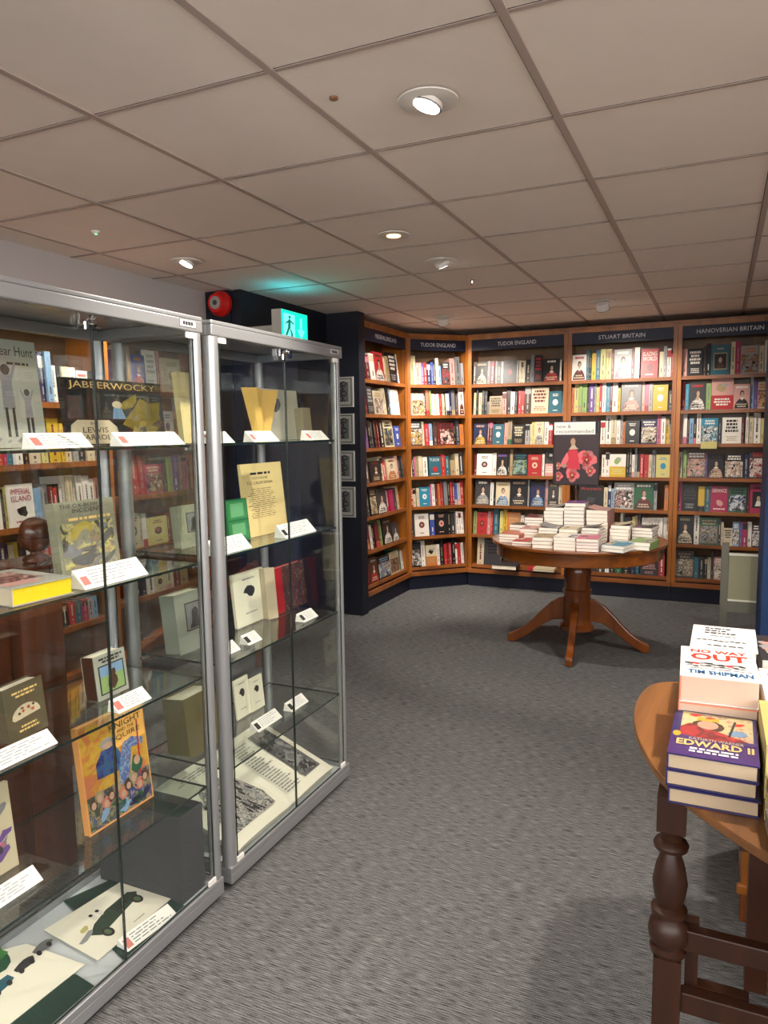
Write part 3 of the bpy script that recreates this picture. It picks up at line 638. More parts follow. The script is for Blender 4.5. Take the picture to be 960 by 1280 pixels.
# stacks: px of the left and right foot, px y of the top of the foot face, world y of the foot face (None: from the px y of the base), number, cover, style, rotation
STK = [(624, 649, 668, 4.56, 3, 'S', 'tP', -.05, 'salmon topped', 'at the left rim'),
       (640, 664, 677, 4.44, 3, 'r', 'twk', .02, 'red covered', 'near the left front rim'),
       (665, 690.5, 672, 4.40, 4, 't', 'fdkc', .03, 'tan covered', 'at the front rim, right of the red covered stack'),
       (692, 719.5, 672, 4.37, 4, 'w', 'plbw', 0, 'white and blue covered', 'at the front rim in line with the pedestal'),
       (720.5, 748, 674, 4.36, 5, 'p', 'tRw', .04, 'pink covered', 'at the front rim, right of the pedestal'),
       (750, 780, 682, 4.39, 3, 's', 'pwYw', -.28, 'turquoise covered', 'at the front right rim'),
       (785, 813, 678, 4.52, 3, 'N', 'pPvw', -.2, 'pale green covered', 'at the right rim'),
       (637, 656, 656, 4.80, 4, 'd', 'pKtw', -.1, 'brown covered', 'behind the salmon topped stack'),
       (650, 672, 661.5, 4.67, 5, 'P', 'tRp', .05, 'pale pink covered', 'behind the red covered stack'),
       (673, 697, 660, 4.62, 5, 'g', 'pkGw', -.05, 'grey covered', 'behind the tan covered stack'),
       (699, 722, 662, 4.60, 5, 'c', 'tdk', .02, 'cream covered', 'behind the white and blue stack'),
       (726, 748, 660, 4.60, 6, 'K', 'pgtw', -.15, 'charcoal covered', 'behind the pink covered stack'),
       (656, 679, 647, 4.86, 7, 'R', 'pPkw', .05, 'dark red covered', 'in the back row, left end'),
       (680, 704, 634.5, 4.84, 9, 'G', 'pKtk', 0, 'light grey covered', 'in the back row, second from the left'),
       (705, 730, 629, 4.83, 10, 'v', 'tPk', -.04, 'mauve covered', 'in the middle of the back row and the tallest'),
       (733, 760, 638, 4.84, 8, 'P', 'pkdw', -.08, 'pink and dark covered', 'in the back row, right of the tallest'),
       (762, 786, 657, 4.76, 5, 'c', 'pgPk', -.12, 'curled cream covered', 'on the right half'),
       (790, 816, 660, 4.80, 5, 'K', 'prbw', -.1, 'dark covered', 'at the right back rim')]
for si, (xa, xb, yt, Y, n, col, st, rot, nm, wh) in enumerate(STK):
    pa = atY(xa, yt, Y); pb = atY(xb, yt, Y); w = (pb.x - pa.x); H = (pa.z + pb.z) / 2 - TZ; n = max(2, min(n, round(H / .019))); t = H / n
    rr = random.Random(si * 7 + 1); l = w * 1.5 if w < .14 else w * 1.38
    dx = Vector((math.cos(rot + math.pi / 2), math.sin(rot + math.pi / 2)))
    c = Vector(((pa.x + pb.x) / 2, Y)) + dx * l / 2
    for k in range(n):
        topb = k == n - 1
        lab = ('top %s paperback of the stack %s of the round table' % (nm, wh)) if topb else ('%s paperback, %s from the bottom, stack %s' % (nm, ORD[k], wh))
        if len(lab.split()) > 16: lab = '%s paperback, %s up, stack %s' % (nm, ORD[k], wh)
        ws = lab.split()
        if len(ws) > 16: lab = ' '.join(ws[:16])
        lying_book('book', (c.x + rr.uniform(-.002, .002), c.y + rr.uniform(-.002, .002)), TZ + .0006 + k * t, w, l, t - .0008, rot + rr.uniform(-.012, .012) + (rr.uniform(-.1, .1) if topb and n > 4 else 0),
                   bm(col), PAGEW, lab, 'paperbacks on the round table', artf=cover_art(st[0], st[1:], si) if topb else None,
                   curl=(.018 if si in (9, 11, 13, 15, 16) else .004) if topb else 0, spine_side=-1 if si % 3 else 1)

# poster on a slim stand behind the stacks
p0 = atY(692, 605, 5.08); p1 = atY(749, 527, 5.08)
ps = empty('poster_stand', ((p0.x + p1.x) / 2, 5.09, TZ), 'poster of a figure among red peonies, on a slim stand behind the book stacks', 'poster')
W_, H_ = p1.x - p0.x, p1.z - p0.z
b = MB(); b.box((p0.x - .006, 5.082, p0.z - .006), (p1.x + .006, 5.094, p1.z + .006), mat('black_frame', (16, 16, 18), .35))
b.build('frame', ps)
b = MB(); F = (Vector((p0.x, 5.081, p0.z)), Vector((1, 0, 0)), Z3, Vector((0, -1, 0)))
PB = mat('poster_dark', (62, 50, 54), .35); PR = mat('poster_red', (206, 58, 74), .4); PK = mat('poster_pink', (226, 116, 122), .4); PD = mat('poster_deep_red', (150, 22, 40), .4); SK = bm('f')
b.fbox(F, (0, 0, -.0008), (W_, H_, 0), PB)
b.rect(F, .0, .8 * H_, .92 * W_, H_, PAPER); b.rect(F, .92 * W_, .82 * H_, .97 * W_, H_, NAVY)
b.text(F, 'new &', .05 * W_, .905 * H_, .38 * W_, .96 * H_, GINK, .0012); b.text(F, 'recommended', .05 * W_, .825 * H_, .88 * W_, .88 * H_, GINK, .0012)
b.poly(F, [(.3 * W_, .24 * H_), (.6 * W_, .24 * H_), (.56 * W_, .5 * H_), (.5 * W_, .58 * H_), (.38 * W_, .58 * H_), (.3 * W_, .5 * H_)], PR, .0006)
b.poly(F, [(.3 * W_, .52 * H_), (.34 * W_, .42 * H_), (.24 * W_, .26 * H_), (.14 * W_, .3 * H_), (.2 * W_, .4 * H_)], PK, .0008)
b.poly(F, [(.33 * W_, .56 * H_), (.56 * W_, .57 * H_), (.5 * W_, .6 * H_), (.46 * W_, .66 * H_), (.41 * W_, .66 * H_), (.38 * W_, .6 * H_)], bm('c'), .001)
b.ell(F, .44 * W_, .7 * H_, .075 * W_, .07 * H_, bm('d'), .0011); b.ell(F, .43 * W_, .685 * H_, .055 * W_, .06 * H_, SK, .0013)
b.ell(F, .24 * W_, .3 * H_, .06 * W_, .03 * H_, SK, .0013)
rnd = random.Random(3)
for (x, y, R) in ((.74, .4, .24), (.42, .15, .17), (.1, .13, .12), (.82, .22, .13), (.08, .3, .09)):
    for k in range(16):
        a = k * 2.4; q = R * (1 - k / 18)
        b.ell(F, min(max((x + q * .55 * math.cos(a)) * W_, .1 * W_), .9 * W_), (y + q * .5 * math.sin(a)) * H_, q * .42 * W_, q * .34 * H_, (PK, printed('pPSpr', 60), PK, printed('prSp', 60), PR, printed('rRrp', 60), PD)[min(k // 2, 6)], .0014 + k * .00005, 11, a, .12, rnd)
    b.ell(F, x * W_, y * H_, .025 * W_, .02 * H_, bm('Y'), .0026)
b.build('print', ps)
b = MB(); xm = (p0.x + p1.x) / 2; b.cyl((xm, 5.1, TZ + .012), (xm, 5.1, p0.z + .1), .004, CHROME); b.box((xm - .05, 5.07, TZ + .0008), (xm + .05, 5.13, TZ + .012), mat('black_frame', (0, 0, 0))); b.build('stand', ps)

# ---------------------------------------------------------------- old oval table at the right with hardback stacks
RZ = .75
out = [(-.02, 1.42), (-.087, 1.52), (-.139, 1.665), (-.160, 1.76), (-.173, 1.86), (-.172, 1.97), (-.153, 2.07), (-.118, 2.115), (-.06, 2.14), (.05, 2.19), (.2, 2.22), (.4, 2.235), (.62, 2.2), (.82, 2.08), (.95, 1.85), (.93, 1.6), (.8, 1.38), (.6, 1.22), (.4, 1.15), (.25, 1.17), (.1, 1.29)]
def smooth_loop(P, n=4):
    o = []; N = len(P)
    for i in range(N):
        p0, p1, p2, p3 = [Vector(P[(i + k) % N]) for k in (-1, 0, 1, 2)]
        for k in range(n):
            t = k / n; o.append(.5 * ((2 * p1) + (p2 - p0) * t + (2 * p0 - 5 * p1 + 4 * p2 - p3) * t * t + (3 * p1 - p0 - 3 * p2 + p3) * t ** 3))
    return o
loop = smooth_loop(out)[::-1]
ot = empty('gateleg_table', (.35, 1.7, 0), 'old oval oak gateleg table at the right foreground under stacked hardbacks', 'table')
b = MB(); b.prism([Vector((p.x, p.y, RZ - .02)) for p in loop], (0, 0, .02), OLDW); b.build('tabletop', ot, bevel=.005)
b = MB(); b.box((.06, 1.49, .64), (.7, 1.51, .729), OLDL); b.box((.06, 1.99, .64), (.7, 2.01, .729), OLDL); b.build('apron', ot)
LEG = [(.028, .385), (.034, .39), (.036, .398), (.026, .405), (.038, .42), (.04, .435), (.036, .455), (.024, .468), (.035, .475), (.035, .485), (.024, .493), (.03, .51), (.034, .54), (.028, .575), (.02, .6), (.018, .605), (.032, .613), (.034, .621), (.03, .628), (.021, .633), (.022, .648), (.028, .655)]
for (lx, ly) in ((-.062, 1.50), (.66, 1.50), (.66, 2.0), (.13, 2.0)):
    b = MB(); b.lathe(LEG, (lx, ly, 0), OLDL, 24)
    b.box((lx - .027, ly - .027, .6545), (lx + .027, ly + .027, .7295), OLDL); b.box((lx - .026, ly - .026, .0), (lx + .026, ly + .026, .386), OLDL)
    b.build('leg', ot, smooth=True)
b = MB(); b.box((-.035, 1.488, .405), (.633, 1.515, .45), OLDL); b.box((-.035, 1.488, .27), (.633, 1.515, .315), OLDL); b.build('stretcher', ot, bevel=.003)
b = MB(); b.box((-.03, 1.52, .315), (-.005, 1.545, .45), OLDL); b.box((-.03, 1.52, .27), (.09, 1.545, .315), OLDL); b.build('gate_frame', ot)
b = MB(); b.box((.157, 1.988, .27), (.633, 2.012, .31), OLDL); b.build('stretcher', ot)

J = lambda n, c, r=.35: mat(n, c, r, spec=.5)
PEACH = J('peach_jacket', (238, 150, 120)); JW = J('white_jacket', (240, 238, 236)); JR = J('scarlet_ink', (214, 64, 44)); JBL = J('blue_ink', (40, 100, 150))
INDIGO = J('indigo_jacket', (48, 44, 96)); GOLDI = J('gold_ink', (224, 190, 120)); JP = J('purple_jacket', (72, 46, 108)); JRed = J('red_robe', (206, 48, 48))
PAGEP = mat('peach_page_edges', (222, 196, 176), .85, spec=.1, var=.06); PAGET = mat('tan_page_edges', (196, 176, 148), .85, spec=.1, var=.08)
def animal_row(b, F, w, h, y, sc, cols, rnd):
    x = .12
    for i in range(9):
        b.ell(F, (x + i * .085) * w, (y + rnd.uniform(-.02, .02)) * h, .06 * w * sc, .028 * h * sc, cols[i % len(cols)], .0006 + i * .00004, 9, rnd.uniform(-.5, .5), .25, rnd)
def art_noway(b, F, w, h):
    b.text(F, '*NO WAY', .14 * w, .8 * h, .9 * w, .91 * h, JR); b.text(F, '*OUT', .14 * w, .55 * h, .9 * w, .77 * h, JR)
    animal_row(b, F, w, h, .42, 1.0, [INK, JRed, bm('G'), INK, bm('g')], random.Random(4)); animal_row(b, F, w, h, .34, .8, [bm('G'), INK], random.Random(5))
    b.lines(F, .12 * w, .24 * h, .92 * w, .28 * h, 1, GINK, random.Random(2), .5); b.text(F, '*TIM SHIPMAN', .1 * w, .08 * h, .92 * w, .2 * h, JBL)
def art_three(b, F, w, h):
    b.lines(F, .2 * w, .62 * h, .75 * w, .93 * h, 3, INK, random.Random(9), .5, center=False); b.lines(F, .2 * w, .5 * h, .8 * w, .58 * h, 1, GINK, random.Random(8), .4)
    animal_row(b, F, w, h, .34, .7, [INK, bm('k'), bm('g')], random.Random(6)); b.lines(F, .16 * w, .1 * h, .9 * w, .18 * h, 1, INK, random.Random(7), .5)
def art_edward(b, F, w, h):
    r = random.Random(11)
    b.rect(F, .1 * w, .36 * h, .95 * w, .97 * h, printed('ctcYcSc', 18))
    for i in range(3): b.ell(F, (.45, .78, .25)[i] * w, (.86, .8, .9)[i] * h, .08 * w, .035 * h, JRed, .0006, 8, .2, .3, r)
    b.ell(F, .42 * w, .68 * h, .2 * w, .13 * h, bm('d'), .0007); b.poly(F, [(.1 * w, .36 * h), (.9 * w, .36 * h), (.94 * w, .42 * h), (.6 * w, .56 * h), (.42 * w, .62 * h), (.2 * w, .7 * h), (.1 * w, .6 * h)], printed('rRrrS', 22), .0008)
    b.ell(F, .42 * w, .7 * h, .13 * w, .1 * h, bm('f'), .0009); b.poly(F, [(.28 * w, .78 * h), (.56 * w, .8 * h), (.54 * w, .88 * h), (.42 * w, .84 * h), (.3 * w, .88 * h)], bm('y'), .0011)
    b.ell(F, .78 * w, .6 * h, .12 * w, .07 * h, bm('l'), .001, 9, .4, .3, r); b.poly(F, [(.66 * w, .5 * h), (.69 * w, .5 * h), (.76 * w, .86 * h), (.73 * w, .86 * h)], bm('K'), .0012)
    b.rect(F, 0, 0, w, .36 * h, JP); b.poly(F, [(0, .3 * h), (w, .36 * h), (w, .44 * h), (.5 * w, .36 * h), (0, .44 * h)], JP, .0012)
    b.text(F, 'KATHRYN WARNER', .22 * w, .33 * h, .84 * w, .385 * h, bm('c'), .0016); b.text(F, '*EDWARD II', .08 * w, .2 * h, .95 * w, .32 * h, GOLDI, .0016)
    b.lines(F, .2 * w, .07 * h, .82 * w, .18 * h, 2, JW, r, .6, .0016); b.ell(F, .07 * w, .42 * h, .05 * w, .06 * h, bm('y'), .0018)
def art_green(b, F, w, h):
    for i in range(6): b.rect(F, .1 * w, (.14 + .12 * i) * h, .95 * w, (.24 + .12 * i) * h, (bm('y'), bm('k'), bm('N'), bm('k'), bm('Y'), bm('T'))[i])
def art_cream(b, F, w, h):
    r = random.Random(12); b.rect(F, .12 * w, .12 * h, w * .96, .84 * h, bm('l')); b.rect(F, .12 * w, .6 * h, w * .96, .84 * h, bm('y'), .0006)
    for i in range(8): b.ell(F, r.uniform(.2, .9) * w, r.uniform(.3, .75) * h, .1 * w, .06 * h, (bm('k'), bm('T'), bm('w'))[i % 3], .0008, 9, r.random(), .3, r)
    b.text(F, 'THE', .14 * w, .87 * h, .5 * w, .96 * h, bm('T'))
def art_dots(b, F, w, h):
    r = random.Random(13)
    for i in range(50): b.ell(F, r.uniform(.05, .9) * w, r.uniform(.05, .95) * h, .012 * w, .008 * h, GINK, .0006, 6)
    b.text(F, 'OF', .45 * w, .5 * h, .95 * w, .8 * h, JR)
def art_map(b, F, w, h):
    r = random.Random(14)
    for i in range(26): b.ell(F, r.uniform(.1, .9) * w, r.uniform(.1, .9) * h, .12 * w, .07 * h, (bm('d'), bm('P'), bm('G'), bm('R'))[i % 4], .0006 + i * .00002, 9, r.random() * 3, .3, r)
def rstack(c, w, l, ts, rot, cov, page, artf, labels, z0=RZ, spine=None, sp=-1, jit=.004):
    z = z0 + .0008; r = random.Random(int(c[0] * 999 + c[1] * 77))
    for k, t in enumerate(ts):
        lying_book('hardback_book', (c[0] + r.uniform(-jit, jit), c[1] + r.uniform(-jit, jit)), z, w, l, t - .001, rot + r.uniform(-.01, .01), cov[min(k, len(cov) - 1)], page, labels[k], 'hardbacks stacked on the oval table', True,
                   artf if k == len(ts) - 1 else None, sp, parts=True, spine=spine); z += t
lb = lambda s: [s % ('third from the top'), s % ('second from the top'), s % 'topmost']
rstack((.008, 1.528), .155, .235, [.032, .032, .033], -.005, [INDIGO], PAGET, art_edward, lb('indigo king biography hardback at the table corner, %s of its stack'), jit=.003)
rstack((.012, 1.757), .156, .225, [.058, .058, .060], .03, [PEACH, PEACH, JW], PAGEP, art_noway, lb('thick white and orange hardback behind the king biography, %s of its stack'), spine=PEACH, jit=.002)
rstack((.024, 1.985), .148, .22, [.058, .058, .058], .0, [JW], PAGEW, art_three, lb('white hardback in the rear left stack of the oval table, %s'))
LIME = J('lime_jacket', (206, 214, 60))
rstack((.178, 1.765), .15, .225, [.05, .05, .04], .02, [LIME, LIME, JW], PAGEW, art_green, lb('lime and black striped hardback right of the white orange stack, %s'), jit=.003)
rstack((.178, 1.99), .15, .22, [.05, .05, .06], .02, [bm('K')], PAGEW, art_map, lb('dark patterned hardback at the far right of the oval table, %s'), jit=.003)
rstack((.170, 1.528), .15, .235, [.04, .04, .06], .0, [bm('Y')], PAGEP, art_cream, lb('cream and blue illustrated hardback right of the king biography, %s of stack'), jit=.003)
rstack((.182, 1.290), .155, .225, [.03, .03, .03], .06, [bm('w')], PAGEW, art_dots, lb('white speckled hardback at the near table edge, %s of its stack'), spine=bm('g'), jit=.003)

# low oak cabinet behind the oval table
lc = empty('low_cabinet', (.42, 2.5, 0), 'low oak cabinet with a navy recess standing behind the oval table', 'cabinet')
b = MB(); b.box((.1, 2.262, .12), (.125, 2.68, .6), OAK); b.box((.7, 2.262, .12), (.725, 2.68, .6), OAK); b.box((.09, 2.25, .601), (.735, 2.69, .625), OAK); b.box((.1255, 2.27, .1005), (.6995, 2.68, .14), OAK); b.build('body', lc)
b = MB(); b.box((.1255, 2.30, .1405), (.6995, 2.31, .6), NAVY); b.build('back_panel', lc)
b = MB(); b.box((.088, 2.245, .095), (.735, 2.2615, .125), OAK); b.box((.1, 2.2625, 0), (.725, 2.68, .0945), PEDW); b.build('plinth', lc, bevel=.004)

# grey steel framed stand between the bookcase and the pillar
SG = mat('grey_green_steel', (110, 110, 98), .45, .3); SP = mat('olive_grey_panel', (140, 138, 112), .6); SW = mat('pale_edge', (214, 212, 196), .5)
st = empty('panel_stand', (.15, 5.36, 0), 'grey steel framed stand with an olive panel before the Hanoverian bookcase', 'stand')
b = MB()
for x in (.036, .34):
    b.box((x, 5.3, 0), (x + .044, 5.33, .686), SG); b.box((x, 5.62, 0), (x + .044, 5.65, .60), SG); b.box((x, 5.3305, .24), (x + .03, 5.6195, .27), SG)
for x in (.036,):
    q = MB(); q.box((x, 5.30, 0), (x + .044, 5.33, .686), SG); q.build('post', st)
    q = MB(); q.box((x, 5.63, 0), (x + .044, 5.66, .60), SG); q.build('post', st)
    q = MB(); q.box((x + .005, 5.3305, .24), (x + .035, 5.6295, .27), SG); q.build('side_rail', st)
q = MB(); q.box((.0805, 5.305, .312), (.252, 5.325, .605), SP); q.build('panel', st)
q = MB(); q.box((.0805, 5.30, .6055), (.252, 5.33, .62), SW); q.box((.0805, 5.30, .30), (.252, 5.33, .3115), SW); q.build('edge_strip', st)
q = MB(); q.box((.0805, 5.303, .225), (.252, 5.327, .2995), SG); q.build('lower_rail', st)

# ---------------------------------------------------------------- glass display cabinets
def cabinet(Y0, Y1, X0, X1, shelves, label, big):
    root = empty('glass_cabinet', ((X0 + X1) / 2, (Y0 + Y1) / 2, 0), label, 'display cabinet', 'glass display cabinets')
    zb, zt = .022, 1.782; pr_ = .017
    def post(x, y, r, name='corner_post'):
        q = MB(); q.lathe([(r, 0), (r, 1.66)], (x, y, .0765), ALU, 20); q.build(name, root, smooth=True)
    for x in (X0 + (.0225 if big == 2 else pr_), X1 - (.0225 if big == 2 else pr_) - .001):
        for y in (Y0 + (.0225 if big == 2 else pr_), Y1 - pr_): post(x, y, .0225 if (big == 2 and y < (Y0 + Y1) / 2) else pr_)
    q = MB()   # base tray with its frame
    q.box((X0, Y0, zb), (X1, Y1, .056), ALU); 
    for (a, c) in (((X1 - .02, Y0, .0562), (X1, Y1, .076)), ((X0, Y0, .0562), (X0 + .02, Y1, .076)), ((X0 + .0202, Y0, .0562), (X1 - .0202, Y0 + .02, .076)), ((X0 + .0202, Y1 - .02, .0562), (X1 - .0202, Y1, .076))): q.box(a, c, ALU)
    q.build('base_frame', root, bevel=.003)
    q = MB(); q.box((X0 + .0205, Y0 + .0205, .0562), (X1 - .0205, Y1 - .0205, .0585), mat('tray_grey', (190, 194, 198), .5)); q.build('base_tray', root)
    q = MB(); q.box((X0, Y0, zt - .012), (X1, Y1, zt), ALU)
    for (a, c) in (((X1 - .02, Y0, zt - .045), (X1, Y1, zt - .0122)), ((X0, Y0, zt - .045), (X0 + .02, Y1, zt - .0122)), ((X0 + .0202, Y0, zt - .045), (X1 - .0202, Y0 + .02, zt - .0122)), ((X0 + .0202, Y1 - .02, zt - .045), (X1 - .0202, Y1, zt - .0122))): q.box(a, c, ALU)
    q.build('top_frame', root, bevel=.003)
    E5 = {0: GEDGE, 1: GEDGE, 2: GEDGE, 4: GEDGE}
    ym = (Y0 + Y1) / 2; zz0, zz1 = .079, zt - .048
    for a, c in ((Y0 + (.046 if big == 2 else .036), ym - .0012), (ym + .0012, Y1 - .036)):
        q = MB(); q.box((X1 - .012, a, zz0), (X1 - .007, c, zz1), GLASS, E5); q.build('glass_door', root)
    q = MB(); q.box((X1 - .0135, ym - .0011, zz0), (X1 - .0055, ym + .0011, zz1), mat('door_seal', (24, 28, 28), .4)); q.build('door_seal', root)
    for y in (Y0 + .014, Y1 - .019):
        q = MB(); q.box((X0 + .037, y, zz0), (X1 - .04, y + .005, zz1), GLASS, {0: GEDGE, 1: GEDGE, 3: GEDGE, 5: GEDGE}); q.build('side_glass', root)
    q = MB(); q.box((X0 + .008, Y0 + .036, zz0), (X0 + .013, Y1 - .036, zz1), GLASS, E5); q.build('back_glass', root)
    for z in shelves:
        q = MB(); q.box((X0 + .04, Y0 + .037, z - .0075), (X1 - .022, Y1 - .037, z - .0005), SHELFG, {2: GEDGE, 3: GEDGE, 4: GEDGE, 5: GEDGE}); q.build('glass_shelf', root)
        for y, sg in ((Y1 - .036, -1), (Y0 + .036, 1)):
            for x in (X1 - .035, X0 + .055):
                q = MB(); q.cyl((x, y + sg * .0, z - .012), (x, y - sg * .016, z - .012), .005, CHROME); q.cyl((x, y + sg * .004, z - .0125), (x, y + sg * .016, z - .0125), .0045, CHROME); q.build('shelf_clip', root)
    q = MB()   # lock at the head of the doors
    q.cyl((X1 - .006, ym - .006, zt - .062), (X1 + .012, ym - .006, zt - .062), .011, CHROME); q.cyl((X1 + .0125, ym - .006, zt - .062), (X1 + .018, ym - .006, zt - .062), .007, CHROME)
    q.box((X1 - .004, ym - .045, zt - .074), (X1 + .004, ym - .019, zt - .05), CHROME); q.box((X1 - .0045, ym + .007, zt - .076), (X1 + .003, ym + .03, zt - .05), CHROME)
    q.cyl((X1 + .004, ym - .03, zt - .085), (X1 + .004, ym - .03, zt - .068), .004, CHROME)
    q.build('lock', root)
    for a, c in ((Y0 + .036, Y0 + .07), (Y1 - .07, Y1 - .036)):
        for z in (zz1 - .016, zz0):
            q = MB(); q.box((X1 - .006, a, z), (X1 - .001, c, z + .016), WHITEP); q.build('hinge', root)
    q = MB(); F = (Vector((X1, Y1 - .10, zt - .036)), Vector((0, 1, 0)), Z3, Vector((1, 0, 0)))
    q.rect(F, 0, 0, .07, .022, INK, .0006); q.rect(F, .0012, .0012, .0688, .0208, mat('label_silver', (180, 180, 183), .4), .0009); q.lines(F, .01, .005, .06, .017, 1, INK, random.Random(5), .8, .0012); q.build('maker_plate', root)
    for x in (X0 + .05, X1 - .05):
        for y in (Y0 + .06, Y1 - .06):
            q = MB(); q.cyl((x, y, .0), (x, y, .0215), .018, mat('rubber_black', (22, 22, 24), .7)); q.build('foot', root)
    return root
CX0, CX1 = -1.768, -1.364
SHZ = [1.42, 1.073, .728, .385]
cabinet(.93, 1.745, CX0, CX1, SHZ, 'glass display cabinet nearest the viewer, holding illustrated books', 1)
cabinet(1.785, 2.605, CX0, CX1, SHZ, 'farther glass display cabinet under the exit sign, holding antiquarian books', 2)

YV = Vector((0, 1, 0)); XV = Vector((1, 0, 0))
def stand_book(xl, xr, ymid, ytop, z, X, t, cover, artf, label, name='displayed_book', rot=0.0, tilt=.10, page=PAGE, h=None, spine=None, w=None, cat='book', zoff=.0008):
    """An upright book facing the aisle; px of its left and right edge, px y of its top; X of its foot."""
    a = atX(xl, ymid, X).y; c = atX(xr, ymid, X).y
    zt = atX((xl + xr) / 2, ytop, X - .02).z; H = h or (zt - z); Wd = w or (c - a)
    R = Matrix.Rotation(rot, 3, 'Z'); r = R @ YV; n0 = R @ XV
    up = (Z3 - n0 * tilt).normalized(); n = (n0 + Z3 * tilt).normalized()
    o = Vector((X, a, z + zoff)); F = (o, r, up, n)
    root = empty(name, o, label, cat, 'books in the glass cabinets')
    b = MB(); b.fbox(F, (0, 0, -.003), (Wd, H, 0), cover); b.fbox(F, (0, tilt * t, -t), (Wd, H, -t + .003), cover); b.fbox(F, (0, tilt * t, -t + .003), (.003, H, -.003), spine or cover)
    if artf: artf(b, F, Wd, H)
    b.build('cover', root)
    b = MB(); b.fbox(F, (.0035, tilt * t + .004, -t + .0032), (Wd - .004, H - .004, -.0032), page); b.build('page_block', root)
    return root
OLV = mat('grey_olive_cover', (128, 128, 108), .6, var=.1); SAGE = mat('sage_grey_cover', (150, 152, 140), .6, var=.06)
def art_bear(b, F, w, h):
    b.text(F, 'Bear Hunt', .38 * w, .85 * h, .95 * w, .94 * h, INK); b.lines(F, .45 * w, .76 * h, .95 * w, .8 * h, 1, INK, random.Random(1), .6)
    b.lines(F, .05 * w, .86 * h, .34 * w, .93 * h, 1, INK, random.Random(2), .7)
    for x, s in ((.5, 1.0), (.78, .66)):
        b.ell(F, x * w, (.12 + .6 * s) * h, .07 * w * s, .05 * h * s, INK, .0006); b.poly(F, [((x - .09 * s) * w, (.1 + .25 * s) * h), ((x + .09 * s) * w, (.1 + .25 * s) * h), ((x + .07 * s) * w, (.1 + .58 * s) * h), ((x - .07 * s) * w, (.1 + .58 * s) * h)], GINK, .0006)
        for k in (-1, 1):
            b.poly(F, [((x + k * .05 * s - .02) * w, .1 * h), ((x + k * .05 * s + .02) * w, .1 * h), ((x + k * .05 * s + .02) * w, (.1 + .27 * s) * h), ((x + k * .05 * s - .02) * w, (.1 + .27 * s) * h)], INK, .0008)
            b.poly(F, [((x + k * .07 * s) * w, (.1 + .5 * s) * h), ((x + k * .16 * s) * w, (.1 + .66 * s) * h), ((x + k * .13 * s) * w, (.1 + .68 * s) * h), ((x + k * .05 * s) * w, (.1 + .56 * s) * h)], GINK, .0008)
    r = random.Random(3)
    for i in range(16): b.ell(F, r.uniform(.1, .9) * w, r.uniform(.05, .1) * h, .04 * w, .012 * h, GINK, .0006, 7, r.random(), .4, r)
def art_jab(b, F, w, h):
    b.text(F, 'JABBERWOCKY', .06 * w, .83 * h, .93 * w, .96 * h, GOLDI); b.text(F, 'and other poems', .38 * w, .74 * h, .9 * w, .79 * h, GINK)
    r = random.Random(8)
    b.ell(F, .78 * w, .42 * h, .2 * w, .3 * h, mat('ochre_beast', (150, 128, 30), .6), .0006, 12, .2, .25, r); b.ell(F, .62 * w, .66 * h, .12 * w, .08 * h, mat('ochre_beast', (0, 0, 0)), .0008, 9, .4, .3, r)
    b.ell(F, .5 * w, .62 * h, .05 * w, .06 * h, bm('c'), .001); b.poly(F, [(.44 * w, .4 * h), (.58 * w, .4 * h), (.54 * w, .57 * h), (.46 * w, .57 * h)], bm('l'), .001)
    b.poly(F, [(.02 * w, 0.02 * h), (.5 * w, .02 * h), (.47 * w, .28 * h), (.4 * w, .38 * h), (.1 * w, .38 * h), (.04 * w, .3 * h)], bm('c'), .0012)
    b.text(F, 'by', .22 * w, .3 * h, .28 * w, .35 * h, INK, .0016); b.text(F, 'LEWIS', .14 * w, .19 * h, .38 * w, .27 * h, INK, .0016); b.text(F, 'CARROLL', .1 * w, .08 * h, .44 * w, .16 * h, INK, .0016)
    for i in range(7): b.ell(F, r.uniform(.62, .95) * w, r.uniform(.1, .5) * h, .05 * w, .05 * h, (bm('y'), bm('d'), bm('t'))[i % 3], .0011, 8, r.random(), .4, r)
def art_ox(b, F, w, h):
    b.text(F, 'THE OX-BOW', .08 * w, .91 * h, .72 * w, .965 * h, INK); b.text(F, 'INCIDENT', .28 * w, .84 * h, .78 * w, .895 * h, INK); b.lines(F, .2 * w, .73 * h, .92 * w, .78 * h, 1, GOLDI, random.Random(2), .7)
    r = random.Random(4); m = mat('olive_yellow_ink', (168, 152, 70), .6); g_ = mat('slate_ink', (92, 92, 90), .6)
    b.rect(F, .06 * w, .08 * h, .94 * w, .7 * h, printed('gtgYKg', 16)); b.rect(F, .06 * w, .12 * h, .94 * w, .3 * h, printed('ttYgt', 14), .00045); b.ell(F, .4 * w, .6 * h, .22 * w, .12 * h, m, .0005, 10, .2, .2, r)
    for i in range(14): b.ell(F, r.uniform(.16, .84) * w, r.uniform(.14, .7) * h, r.uniform(.06, .16) * w, r.uniform(.03, .07) * h, (g_, OLV, GINK)[i % 3], .0007 + i * .00004, 9, r.uniform(-.5, .8), .35, r)
    b.ell(F, .4 * w, .2 * h, .24 * w, .08 * h, g_, .0016, 10, .1, .3, r)
